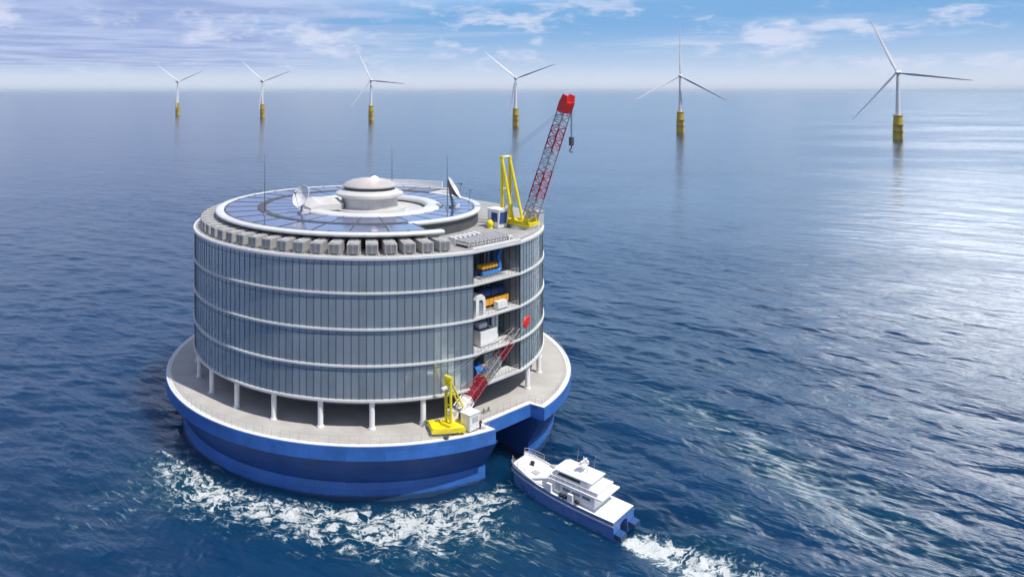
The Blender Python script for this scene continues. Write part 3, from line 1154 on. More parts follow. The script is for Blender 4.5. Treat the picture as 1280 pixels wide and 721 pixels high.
e = thing('pump', 'yellow framed blue pump on the lowest slot floor', 'pump', slot_loc(2.7, 1.4, ZL[0]), RZ_SLOT)
mb = MB().tube((-1.3, 0, 1.55), (1.1, 0, 1.55), .75, n=16).tube((-.2, 0, 1.55), (-.2, 0, 2.6), .3, n=10)
mb.build('casing', PIPEB, e)
mb = MB().box((0, -.5, .42), (2.9, .3, .75)).box((1.15, -.45, 1.3), (.3, .3, 1.9)).box((.7, -.45, 2.1), (1.1, .28, .28))
mb.build('frame', ORANGE, e)
e = thing('switchgear', 'grey switchgear cabinet on the lowest slot floor', 'cabinet', slot_loc(6.8, 3.2, ZL[0]), RZ_SLOT)
mb = MB()
mb.box((0, 0, 1.5), (4.0, 1.6, 2.95)).build('body', MGREY, e)
mb = MB()
for k in range(4):
    mb.box((-1.48 + k * .985, -.82, 1.5), (.88, .05, 2.6))
mb.build('door', LGREY, e)
e = thing('cable_drum', 'navy cable drum behind the pump on the lowest slot floor', 'cable drum', slot_loc(3.4, 4.6, ZL[0]), RZ_SLOT)
MB().tube((0, -.8, 1.45), (0, .8, 1.45), 1.0, n=20).build('cable', NAVY, e)
MB().tube((0, -.95, 1.45), (0, -.82, 1.45), 1.4, n=24).tube((0, .82, 1.45), (0, .95, 1.45), 1.4, n=24).build('flange', DGREY, e)

# ------------------------------------------------------------------ satellite dishes and antennas


def dish(label, loc, normal, dia, hc, dark_back=False):
    t = thing('satellite_dish', label, 'satellite dish', loc)
    nv = Vector(normal).normalized()
    c = Vector((0, 0, hc))
    q = nv.to_track_quat('Z', 'Y').to_matrix().to_4x4()
    M = Matrix.Translation(c) @ q
    mb = MB()
    rr = dia / 2
    dp = dia * (.25 if dark_back else .17)
    prof = [(max(rr * i / 10, .01), dp * (i / 10) ** 2 - dp * .6) for i in range(11)]
    mb.revolve(prof, 0, 360, 36, 0, True, False)
    prof2 = [(r_, z_ - .07) for r_, z_ in prof]
    mb.revolve(prof2, 0, 360, 36, 1, True, False)
    mb.revolve([prof[-1], (prof[-1][0] + .03, prof[-1][1] - .035), prof2[-1]], 0, 360, 36, 0, False, False)
    mb.build('reflector', [WHITE, DGREY if dark_back else LGREY], t, M)
    mb = MB()
    tip = (0, 0, dia * .42)
    for k in range(3):
        a = 2 * pi * k / 3 + .5
        mb.tube((rr * .85 * cos(a), rr * .85 * sin(a), dp * .12), tip, .035, n=5)
    mb.tube((0, 0, dia * .36), (0, 0, dia * .46), .13, n=8)
    mb.build('feed_arm', DGREY, t, M)
    mb = MB()
    b_ = c - nv * (dp * .6 + .1)
    mb.tube((0, 0, 0), (0, 0, .25), .75, .7, n=14)
    mb.tube((0, 0, .25), (b_.x * .9, b_.y * .9, hc - .35), .24, .18, n=10)
    mb.tube((b_.x * .9, b_.y * .9, hc - .5), tuple(b_), .22, .2, n=8)
    mb.tube((.55, .25, .25), tuple(b_ + Vector((.15, .1, -.35))), .06, n=6)
    mb.build('pedestal', LGREY if not dark_back else MGREY, t)
    mb = MB().box((.75, -.25, .3), (.8, .6, .6))
    mb.build('control_box', WHITE, t)
    return t


dish('white satellite dish turned to the left, on the roof panels left of the cupola', W((-10.98, -9.08, ZP + .05)), (-.62, -.66, .42), 3.7, 2.75)
dish('satellite dish seen edge-on with its dark back showing, on the right of the roof', W((14.39, -3.26, ZP + .05)), (.84, -.15, .50), 4.1, 3.2, True)
for lab, p, h in (('thin antenna mast on the outer roof panels, left of the satellite dishes', (-16.77, -10.64), 9.8),
                  ('thin antenna mast behind the cupola of the roof', (4.04, 8.17), 9.8),
                  ('thin antenna mast beside the edge-on satellite dish', (13.3, -4.9), 9.2)):
    t = thing('antenna_mast', lab, 'antenna', W((*p, ZP + .05)))
    MB().tube((0, 0, 0), (0, 0, .35), .26, .18, n=10).build('base', MGREY, t)
    MB().tube((0, 0, .35), (0, 0, h * .55), .075, .06, n=6).tube((0, 0, h * .55), (0, 0, h), .05, .025, n=6).build('whip', DGREY, t)
t = thing('wind_sensor', 'small wind sensor on a stalk at the right edge of the roof', 'wind sensor', W((17.2, -2.2, ZP + .2)))
MB().tube((0, 0, 0), (.35, 0, 2.6), .035, n=5).build('stalk', DGREY, t)
MB().tube((.05, 0, 2.62), (.75, 0, 2.7), .09, .05, n=6).build('vane', DGREY, t)

# ------------------------------------------------------------------ cranes


def lattice(p0, p1, side, w0, w1, d0, d1, spans, seg, rt=.085, rd=.045):
    """lattice boom from p0 to p1; spans = list of (t0, t1, material index); returns one MB per span"""
    p0, p1 = Vector(p0), Vector(p1)
    ax = (p1 - p0).normalized()
    sd = Vector(side).normalized()
    up = ax.cross(sd).normalized()
    L = (p1 - p0).length
    out = []

    def corner(t, i):
        w = (w0 + (w1 - w0) * t) / 2
        d = (d0 + (d1 - d0) * t) / 2
        s, u = ((-1, -1), (1, -1), (1, 1), (-1, 1))[i]
        return p0 + ax * (L * t) + sd * (w * s) + up * (d * u)
    for t0, t1, mi in spans:
        mb = MB()
        k = max(2, int(round((t1 - t0) * L / seg)))
        for i in range(4):
            mb.tube(corner(t0, i), corner(t1, i), rt, n=6)
            j = (i + 1) % 4
            for q in range(k):
                a, b = t0 + (t1 - t0) * q / k, t0 + (t1 - t0) * (q + 1) / k
                if q % 2 == 0:
                    mb.tube(corner(a, i), corner(b, j), rd, n=5, caps=False)
                else:
                    mb.tube(corner(a, j), corner(b, i), rd, n=5, caps=False)
                mb.tube(corner(b, i), corner(b, j), rd, n=5, caps=False)
        out.append((mb, mi))
    return out, ax, sd, up


def frame_rot(ux, uy):
    return math.atan2(uy, ux)


# crane on the roof: local x along the boom, y to its left
ux, uy = .62, -.785
roof_crane = thing('roof_crane', 'large yellow lattice crane with a red tipped boom, standing on the roof edge', 'crane',
                   W((25.4, -8.2, ZU)), frame_rot(ux, uy))
mb = MB().revolve([(1.5, 0), (2.0, 0), (2.0, .25), (1.7, .45), (1.5, .45)], 0, 360, 28)
mb.tube((0, 0, 0), (0, 0, .5), 1.55, n=24)
mb.build('slew_ring', WHITE, roof_crane)
mb = MB().box((-.2, 0, .68), (5.2, 3.6, .36)).box((2.0, 0, .95), (.9, 2.6, .3)).box((-2.2, 0, 1.0), (1.0, 3.3, .35))
for s in (-1, 1):
    mb.box((-.3, s * 1.25, 1.0), (4.6, .35, .4))
    mb.hexa([(1.0, s * 1.0 - .12, .86), (2.3, s * 1.0 - .12, .86), (2.3, s * 1.0 + .12, .86), (1.0, s * 1.0 + .12, .86)],
            [(1.5, s * 1.0 - .12, 2.2), (1.9, s * 1.0 - .12, 2.2), (1.9, s * 1.0 + .12, 2.2), (1.5, s * 1.0 + .12, 2.2)])
mb.build('turntable', YEL, roof_crane)
mb = MB()
for s in (-1, 1):
    mb.tube((-3.6, s * .95, .8), (-3.6, s * .95, 11.2), .29, .24, n=8)
    mb.tube((-3.6, s * .95, 11.2), (-.9, s * 1.15, .9), .23, .25, n=8)
    mb.tube((-3.6, s * .95, 5.5), (-2.15, s * 1.05, 5.6), .12, n=6)
    mb.tube((-3.6, s * .95, 1.4), (-2.15, s * 1.05, 5.6), .11, n=6)
    mb.tube((-3.6, s * .95, 5.5), (-2.9, s * 1.0, 8.5), .09, n=6)
    mb.box((-3.6, s * .95, 11.3), (.6, .5, .5))
mb.tube((-3.6, -.95, 6.0), (-3.6, .95, 6.0), .12, n=6)
mb.box((-3.3, 0, .72), (1.6, 2.4, .4))
mb.build('gantry', YEL, roof_crane)
MB().tube((-3.6, -.8, 11.35), (-3.6, .8, 11.35), .26, n=12).build('gantry_sheave', WHITE, roof_crane)
boom_p0, boom_p1 = (1.75, 0, 2.0), (9.0, 0, 20.6)
spans = [(0.0, .17, 0), (.17, .42, 1), (.42, .60, 0), (.60, .80, 1), (.80, .93, 0)]
segs, ax, sd_, up_ = lattice(boom_p0, boom_p1, (0, 1, 0), 2.0, 1.75, 1.5, 1.3, spans, .95, .10, .055)
boom = MB().tube((1.75, -1.2, 2.0), (1.75, 1.2, 2.0), .2, n=10).build('boom', LATT, roof_crane)
for mbs, mi in segs:
    mbs.build('boom_section', RED if mi else LATT, boom)
mb = MB()
Mb = Matrix((( up_.x, sd_.x, ax.x, 0), (up_.y, sd_.y, ax.y, 0), (up_.z, sd_.z, ax.z, 0), (0, 0, 0, 1)))
pt = Vector(boom_p0) + (Vector(boom_p1) - Vector(boom_p0)) * .93
Mh = Matrix.Translation(pt) @ Mb
mb.box((0, 0, .8), (1.5, 2.0, 1.7), 0, Mh)
for s in (-1, 1):
    mb.hexa([(-.7, s * .72 - .26, 1.65), (.7, s * .72 - .26, 1.65), (.7, s * .72 + .26, 1.65), (-.7, s * .72 + .26, 1.65)],
            [(-.4, s * .84 - .16, 2.75), (.5, s * .84 - .16, 2.75), (.5, s * .84 + .16, 2.75), (-.4, s * .84 + .16, 2.75)], 0, Mh)
mb.build('boom_head', REDH, boom)
tipw = Vector(boom_p1)
hx = tipw.x + .9
mb = MB()
for s in (-.12, .12):
    mb.tube((hx, s, tipw.z - .6), (hx, s, tipw.z - 5.3), .05, n=5)
mb.build('hoist_rope', DGREY, roof_crane)
mb = MB().box((hx, 0, tipw.z - 5.9), (.5, .6, 1.3)).tube((hx, 0, tipw.z - 6.5), (hx, 0, tipw.z - 7.1), .1, n=6)
for k in range(7):
    a0, a1 = -pi / 2 + k * pi * 1.3 / 7 + pi, -pi / 2 + (k + 1) * pi * 1.3 / 7 + pi
    mb.tube((hx + .3 * cos(a0), 0, tipw.z - 7.3 + .3 * sin(a0)), (hx + .3 * cos(a1), 0, tipw.z - 7.3 + .3 * sin(a1)), .08, n=6)
mb.build('hook_block', DGREY, roof_crane)
mb = MB()
for s in (-.5, .5):
    mb.tube((-3.6, s, 11.4), tuple(pt + Vector((0, s, .4))), .028, n=4)
mb.build('luffing_rope', MGREY, roof_crane)
cab = MB().hexa([(-3.7, -4.3, .1), (-1.4, -4.3, .1), (-1.4, -2.2, .1), (-3.7, -2.2, .1)],
                [(-3.7, -4.3, 3.0), (-1.1, -4.3, 3.0), (-1.1, -2.2, 3.0), (-3.7, -2.2, 3.0)]).build('cab', WHITE, roof_crane)
mb = MB().hexa([(-1.36, -4.1, .75), (-1.28, -4.1, .75), (-1.28, -2.4, .75), (-1.36, -2.4, .75)],
               [(-1.16, -4.1, 2.7), (-1.07, -4.1, 2.7), (-1.07, -2.4, 2.7), (-1.16, -2.4, 2.7)])
mb.box((-2.2, -4.32, 1.8), (1.3, .06, 1.5))
mb.build('cab_window', WINB, cab)
MB().box((-2.5, -3.25, 3.06), (2.9, 2.4, .12)).build('cab_roof', WHITE, cab)
mb = MB().box((.4, 2.7, 1.3), (2.6, 1.5, 2.2)).box((.4, 2.7, 2.5), (2.8, 1.7, .15))
wh = mb.build('winch_house', LGREY, roof_crane)
mb = MB()
for x in (-1.0, -.3, .4, 1.1, 1.8):
    for y in (1.95, 3.45):
        mb.tube((x, y, 2.58), (x, y, 3.3), .03, n=4)
for y in (1.95, 3.45):
    for z in (2.95, 3.3):
        mb.tube((-1.0, y, z), (1.8, y, z), .03, n=4)
mb.build('winch_railing', LGREY, wh)
t = thing('gas_bottle', 'small yellow tank beside the white cab of the roof crane', 'tank', W((20.0, -9.0, ZU)))
MB().ball((0, 0, .75), .62, 0, 12, 8, 1, 1, 1.05).build('tank', YEL, t)
MB().tube((0, 0, 0), (0, 0, .3), .45, n=12).build('stand', YEL, t)

# crane on the deck
ux, uy = .735, .678
deck_crane = thing('deck_crane', 'smaller yellow crane with a low red and grey boom, standing on the platform deck', 'crane',
                   W((11.2, -30.3, Z_DECK + .006)), frame_rot(ux, uy))
mb = MB()
for x in (-1.9, 1.9):
    for y in (-1.2, 1.2):
        mb.box((x * .9, y, .2), (.5, .5, .39))
mb.build('foot', DGREY, deck_crane)
Mp = Matrix.Rotation(-frame_rot(ux, uy) + R(8), 4, 'Z')
mb = MB().box((-.2, .2, .62), (4.6, 3.1, .42), 0, Mp)
for k in range(5):
    mb.box((-1.9 + k * .85, 1.35, .93), (.45, .5, .2), 0, Mp)
mb.box((-.2, -1.2, .92), (4.4, .25, .18), 0, Mp).box((-2.3, .2, .92), (.25, 2.8, .18), 0, Mp)
mb.build('base_frame', YEL, deck_crane)
mb = MB()
for s in (-.38, .38):
    mb.tube((.1, s * 1.15, .83), (.0, s * 1.15, 6.9), .20, .18, n=8)
for z in (2.2, 3.6, 5.0, 6.3):
    mb.box((.05, 0, z), (.2, .7, .12))
mb.box((.1, 0, 1.0), (1.3, 1.6, .4))
mb.box((.12, 0, 7.0), (.6, .95, .4))
mb.tube((.1, -.6, 7.3), (.1, .6, 7.3), .24, n=10)
mb.build('mast', YEL, deck_crane)
mb = MB()
for s in (-.38, .38):
    mb.tube((.2, s, 6.8), (3.0, s, 2.1), .13, n=8)
mb.tube((1.2, -.4, 5.0), (1.2, .4, 5.0), .09, n=6)
mb.build('brace', YEL, deck_crane)
MB().box((-.75, 0, 6.05), (.95, .35, .3)).build('mast_bracket', WHITE, deck_crane)
mb = MB().box((1.55, .75, 1.15), (1.5, 1.2, 1.6)).box((1.3, .8, 2.15), (.9, .7, .5))
mb.build('winch_house', WHITE, deck_crane)
mb = MB().tube((1.55, .1, 1.95), (1.55, 1.4, 1.95), .32, n=12)
mb.build('winch_drum', LGREY, deck_crane)
cab = MB().box((2.75, -1.5, 1.25), (2.0, 1.6, 2.1)).build('cab', WHITE, deck_crane)
mb = MB().box((3.77, -1.5, 1.55), (.05, 1.2, 1.0)).box((2.9, -2.32, 1.6), (1.2, .05, .8))
mb.build('cab_window', LGREY, cab)
MB().box((2.75, -1.5, 2.36), (2.2, 1.8, .12)).build('cab_roof', WHITE, cab)
bp0, bp1 = (2.6, .25, 2.0), (18.4, .9, 10.9)
spans = [(0.0, .12, 2), (.12, .33, 1), (.33, .55, 0), (.55, .74, 1), (.74, .94, 0)]
segs, ax, sd_, up_ = lattice(bp0, bp1, (0, 1, 0), 1.7, .9, 1.2, .8, spans, .8, .08, .045)
boom = MB().tube((2.5, -.9, 1.95), (2.5, 1.4, 1.95), .2, n=10).build('boom', LATT, deck_crane)
for i, (mbs, mi) in enumerate(segs):
    if i == 1:      # the lowest red section is plated
        P0 = Vector(bp0) + (Vector(bp1) - Vector(bp0)) * .125
        Lp = (Vector(bp1) - Vector(bp0)).length * .20
        Mb = Matrix(((up_.x, sd_.x, ax.x, P0.x), (up_.y, sd_.y, ax.y, P0.y), (up_.z, sd_.z, ax.z, P0.z), (0, 0, 0, 1)))
        mbs.box((0, 0, Lp / 2), (.9, 1.4, Lp), 0, Mb)
    if i == 0:
        P0 = Vector(bp0)
        Lp = (Vector(bp1) - Vector(bp0)).length * .12
        Mb = Matrix(((up_.x, sd_.x, ax.x, P0.x), (up_.y, sd_.y, ax.y, P0.y), (up_.z, sd_.z, ax.z, P0.z), (0, 0, 0, 1)))
        mbs.box((0, 0, Lp / 2), (.8, 1.2, Lp), 0, Mb, 1.1)
    mbs.build('boom_section', (MGREY, MAROON, WHITE)[mi], boom)
pt = Vector(bp0) + (Vector(bp1) - Vector(bp0)) * .94
Mb = Matrix(((up_.x, sd_.x, ax.x, pt.x), (up_.y, sd_.y, ax.y, pt.y), (up_.z, sd_.z, ax.z, pt.z), (0, 0, 0, 1)))
mb = MB().box((0, 0, .6), (1.1, 1.15, 1.3), 0, Mb)
for s in (-1, 1):
    mb.box((0, s * .40, 1.5), (.8, .28, .6), 0, Mb, .8)
mb.build('boom_head', REDH, boom)
mb = MB()
for s in (-.3, .3):
    mb.tube((.1, s, 7.4), tuple(pt + Vector((0, s, .5))), .025, n=4)
mb.build('luffing_rope', MGREY, deck_crane)

t = thing('bollard', 'small black bollard on the deck by the notch, right of the deck crane cab', 'bollard', W((15.6, -29.2, Z_DECK + .006)))
MB().tube((0, 0, 0), (0, 0, .7), .22, n=12).build('post', BLACK, t)
MB().tube((0, 0, .7), (0, 0, .9), .34, n=12).build('cap', BLACK, t)
t = thing('bollard', 'low grey double bollard on the deck between slot and notch', 'bollard', W((17.2, -24.3, Z_DECK + .006)), R(40))
MB().box((0, 0, .06), (1.6, .5, .12)).build('plate', MGREY, t)
for s in (-.5, .5):
    MB().tube((s, 0, .12), (s, 0, .6), .16, n=10).build('post', MGREY, t)

# ------------------------------------------------------------------ the service boat
boat = thing('catamaran_boat', 'white and blue catamaran service boat with its bow in the platform notch', 'boat',
             (BOAT_STERN[0], BOAT_STERN[1], 0), math.atan2(BOAT_U[1], BOAT_U[0]))
# stations: s, half beam, deck height, half width of each hull at the waterline
ST = [(0, 2.72, 1.95), (2.5, 2.76, 1.97), (5.5, 2.76, 2.03), (8.5, 2.74, 2.2), (11, 2.66, 2.5), (13, 2.48, 2.78), (14.3, 2.26, 2.98), (15.1, 2.0, 3.1), (15.6, 1.55, 3.16)]


def hull_section(s, hw, zd):
    f = max(0.0, (s - 9.5) / 6.1)
    lowshift = -1.3 * f * f
    out_w = (hw * .93) * (1 - f * f) + 1.52 * f * f
    inn = .95 * (1 - f * f) + 1.40 * f * f
    return [(s, hw, zd), (s - .15 * f, hw * (.985 - .03 * f), zd - .55), (s + lowshift * .5, (hw * .97) * (1 - f * f) + 1.75 * f * f, .95), (s + lowshift, out_w, -.7),
            (s + lowshift, inn, -.7), (s + lowshift * .5, inn, 1.05), (s - .1 * f, .25, 1.3), (s, 0.0, 1.32), (s, 0.0, zd)]


mb = MB()
for sg in (1, -1):
    V, F = [], []
    for s, hw, zd in ST:
        V += [(x, sg * y, z) for x, y, z in hull_section(s, hw, zd)]
    k = 9
    for i in range(len(ST) - 1):
        for j in range(k - 1):
            F.append((i * k + j, (i + 1) * k + j, (i + 1) * k + j + 1, i * k + j + 1))
    F.append(tuple(range(k)))
    F.append(tuple((len(ST) - 1) * k + j for j in range(k)))
    mb.add(V, F, 0)
mb.build('hull', BOATB, boat)
mb = MB()
for sg in (1, -1):
    V, F = [], []
    for s, hw, zd in ST:
        V += [(s + (.06 if s > 15 else 0), sg * (hw + .05), zd - .42), (s + (.06 if s > 15 else 0), sg * (hw + .05), zd - .58), (s, sg * (hw - .16), zd - .58), (s, sg * (hw - .16), zd - .42)]
    for i in range(len(ST) - 1):
        for j in range(4):
            F.append((i * 4 + j, (i + 1) * 4 + j, (i + 1) * 4 + (j + 1) % 4, i * 4 + (j + 1) % 4))
    F += [(0, 1, 2, 3), tuple((len(ST) - 1) * 4 + j for j in range(4))]
    mb.add(V, F, 0)
mb.build('rubbing_strake', LGREY, boat)
mb = MB()
V, F = [], []
for s, hw, zd in ST:
    V += [(s, hw - .06, zd + .012), (s, -hw + .06, zd + .012)]
for i in range(len(ST) - 1):
    F.append((2 * i, 2 * i + 1, 2 * i + 3, 2 * i + 2))
mb.add(V, F)
mb.build('deck', BOATW, boat)
# bow bulwark and fender
mb = MB()
bw = [(s, hw, zd) for s, hw, zd in ST if s >= 10.9]
for sg in (1, -1):
    for a, b in zip(bw[:-1], bw[1:]):
        ha, hb = .12 + (a[0] - 10.9) * .09, .12 + (b[0] - 10.9) * .09
        mb.hexa([(a[0], sg * a[1], a[2] + .03), (b[0], sg * b[1], b[2] + .03), (b[0], sg * (b[1] - .12), b[2] + .03), (a[0], sg * (a[1] - .12), a[2] + .03)],
                [(a[0], sg * a[1], a[2] + ha), (b[0], sg * b[1], b[2] + hb), (b[0], sg * (b[1] - .12), b[2] + hb), (a[0], sg * (a[1] - .12), a[2] + ha)])
mb.build('bulwark', BOATW, boat)
MB().box((15.68, 0, 2.75), (.30, 3.2, .75)).build('bow_fender', BLACK, boat)
mb = MB()
rl = []
for sg in (1, -1):
    for s, hw, zd in ST:
        if s >= 12.9:
            rl.append((s - .1, sg * (hw - .1), zd + .1))
    prev = None
    for s, hw, zd in ST:
        if s < 12.9:
            continue
        p = (s - .1, sg * (hw - .1), zd)
        mb.tube((p[0], p[1], p[2] + .2), (p[0], p[1], p[2] + 1.1), .03, n=5)
        if prev:
            for hz in (.7, 1.1):
                mb.tube((prev[0], prev[1], prev[2] + hz), (p[0], p[1], p[2] + hz), .028, n=5)
        prev = p
mb.build('bow_rail', LGREY, boat)
mb = MB().tube((13.6, -.55, 2.85), (13.6, -.55, 3.25), .24, n=12).tube((13.6, -.55, 3.25), (13.6, -.55, 3.35), .32, n=12)
mb.build('capstan', BLACK, boat)
MB().box((12.4, .6, 2.75), (.9, .9, .12)).build('deck_hatch', LGREY, boat)
# main cabin
CZ = 2.02
cabin = MB().hexa([(2.9, -2.05, CZ), (10.6, -2.05, CZ + .42), (10.6, 2.05, CZ + .42), (2.9, 2.05, CZ)],
                  [(2.9, -1.95, 4.05), (9.3, -1.95, 4.05), (9.3, 1.95, 4.05), (2.9, 1.95, 4.05)]).build('cabin', BOATW, boat)
# lower part of the walls a little greyer: recessed side panels and windows
for s0, s1 in ((3.5, 4.6), (4.9, 6.0), (6.3, 7.4)):
    for sg in (1, -1):
        mb = MB()
        mb.hexa([(s0, sg * 2.03, 3.05), (s1, sg * 2.03, 3.05), (s1, sg * 1.9, 3.05), (s0, sg * 1.9, 3.05)],
                [(s0, sg * 1.995, 3.5), (s1, sg * 1.995, 3.5), (s1, sg * 1.9, 3.5), (s0, sg * 1.9, 3.5)])
        mb.build('cabin_window', mat('grey_window_glass', (.20, .21, .22), .12, ior=1.6), cabin)
for sg in (1, -1):
    mb = MB()
    mb.hexa([(7.75, sg * 2.04, 2.35), (8.45, sg * 2.04, 2.4), (8.45, sg * 1.9, 2.4), (7.75, sg * 1.9, 2.35)],
            [(7.75, sg * 2.0, 3.75), (8.45, sg * 2.0, 3.75), (8.45, sg * 1.9, 3.75), (7.75, sg * 1.9, 3.75)])
    mb.build('cabin_door', LGREY, cabin)
mb = MB().prism([(1.7, -2.35), (9.5, -2.2), (10.1, -1.4), (10.1, 1.4), (9.5, 2.2), (1.7, 2.35)], 4.053, 4.22)
mb.build('cabin_roof', BOATW, boat)
mb = MB()                                            # roof steps falling aft
mb.hexa([(2.3, -2.0, 4.222), (9.3, -2.0, 4.222), (9.3, 2.0, 4.222), (2.3, 2.0, 4.222)], [(2.9, -1.9, 4.72), (9.1, -1.9, 4.72), (9.1, 1.9, 4.72), (2.9, 1.9, 4.72)])
mb.box((5.85, 0, 4.78), (6.9, 4.1, .11))
mb.build('upper_deck', BOATW, boat)
wheel = MB().hexa([(3.6, -1.75, 4.84), (8.9, -1.75, 4.84), (8.9, 1.75, 4.84), (3.6, 1.75, 4.84)],
                  [(4.2, -1.65, 5.75), (8.2, -1.65, 5.75), (8.2, 1.65, 5.75), (4.2, 1.65, 5.75)]).build('wheelhouse', BOATW, boat)
for sg in (1, -1):
    mb = MB()
    mb.hexa([(5.0, sg * 1.755, 5.05), (8.3, sg * 1.755, 5.05), (8.3, sg * 1.6, 5.05), (5.0, sg * 1.6, 5.05)],
            [(5.1, sg * 1.70, 5.5), (8.1, sg * 1.70, 5.5), (8.1, sg * 1.55, 5.5), (5.1, sg * 1.55, 5.5)])
    mb.build('wheelhouse_window', WIND, wheel)
mb = MB()
mb.hexa([(8.6, -1.5, 5.05), (8.76, -1.5, 5.05), (8.76, 1.5, 5.05), (8.6, 1.5, 5.05)], [(8.3, -1.45, 5.5), (8.42, -1.45, 5.5), (8.42, 1.45, 5.5), (8.3, 1.45, 5.5)])
mb.build('windscreen', WIND, wheel)
MB().prism([(3.4, -1.85), (8.5, -1.85), (8.9, -1.3), (8.9, 1.3), (8.5, 1.85), (3.4, 1.85)], 5.753, 5.88).build('wheelhouse_roof', BOATW, wheel)
MB().hexa([(4.6, -1.2, 5.883), (7.6, -1.2, 5.883), (7.6, 1.2, 5.883), (4.6, 1.2, 5.883)], [(4.9, -1.1, 6.1), (7.3, -1.1, 6.1), (7.3, 1.1, 6.1), (4.9, 1.1, 6.1)]).build('roof_pod', BOATW, wheel)
# swept fairing at the front of the cabin, starboard side
mb = MB().hexa([(9.2, -2.35, 4.0), (11.4, -2.5, 2.75), (11.4, -2.3, 2.75), (9.2, -2.1, 4.0)], [(9.2, -2.35, 4.25), (11.9, -2.5, 3.0), (11.9, -2.3, 3.0), (9.2, -2.1, 4.25)])
mb.hexa([(9.2, 2.1, 4.0), (11.4, 2.3, 2.75), (11.4, 2.5, 2.75), (9.2, 2.35, 4.0)], [(9.2, 2.1, 4.25), (11.9, 2.3, 3.0), (11.9, 2.5, 3.0), (9.2, 2.35, 4.25)])
mb.build('fairing', BOATW, boat)
mast = MB().tube((5.6, -.35, 5.92), (5.5, 0, 7.9), .07, n=6).tube((5.6, .35, 5.92), (5.5, 0, 7.9), .07, n=6).tube((4.9, 0, 5.92), (5.5, 0, 7.9), .07, n=6).box((5.5, 0, 7.0), (.9, 1.2, .08))
mast = mast.build('mast', BOATW, boat)
mb = MB().box((5.5, 0, 7.45), (.16, 1.6, .12)).box((5.9, .2, 7.1), (.12, 1.1, .12))
mb.build('radar', BOATW, mast)
MB().ball((5.2, -.4, 7.25), .22).build('dome', BOATW, mast)
mb = MB()
for s, t_ in ((4.6, .9), (4.6, -.9), (7.2, -1.2)):
    mb.tube((s, t_, 5.92), (s - .3, t_, 8.1), .02, n=4)
mb.build('aerial', LGREY, mast)
mb = MB()
for s in (2.6, 3.4, 4.2, 5.0, 5.8, 6.6, 7.4, 8.2):
    for sg in (1, -1):
        mb.tube((s, sg * 2.05, 4.22), (s, sg * 2.05, 4.95), .025, n=4)
for sg in (1, -1):
    for hz in (4.6, 4.95):
        mb.tube((2.6, sg * 2.05, hz), (8.2, sg * 2.05, hz), .022, n=4)
mb.build('roof_rail', LGREY, boat)
for s, t_, h in ((9.1, 2.42, 1.15), (6.0, 2.42, .95)):
    MB().box((s, t_, 2.1 + h / 2), (.7, .45, h)).build('locker', BOATW, boat)
for s in (5.1, 6.8, 7.35):
    MB().ball((s, 2.45, 2.42), .25, 0, 10, 6, 1.4, 1, 1).build('fender', BLACK, boat)
for sg in (1, -1):
    mb = MB()
    mb.hexa([(-.95, sg * 1.05, .05), (.02, sg * 1.05, .05), (.02, sg * 2.6, .05), (-.95, sg * 2.6, .05)],
            [(-.85, sg * 1.1, .55), (.02, sg * 1.1, .62), (.02, sg * 2.55, .62), (-.85, sg * 2.55, .55)])
    mb.build('stern_step', HULL_DARK, boat)
low = {'cabin', 'cabin_window', 'cabin_door', 'cabin_roof', 'upper_deck', 'wheelhouse', 'wheelhouse_window', 'wheelhouse_roof', 'windscreen', 'roof_pod', 'fairing', 'roof_rail'}
for o in list(boat.children_recursive):           # low stepped superstructure
    nm = o.name.split('.')[0]
    for v in o.data.vertices:
        if nm in low and v.co.z > 2.5:
            v.co.z = 2.5 + (v.co.z - 2.5) * .76
        elif nm in ('mast', 'radar', 'dome', 'aerial'):
            v.co.z -= .82

# ------------------------------------------------------------------ wind turbines
HUBZ = 74.5


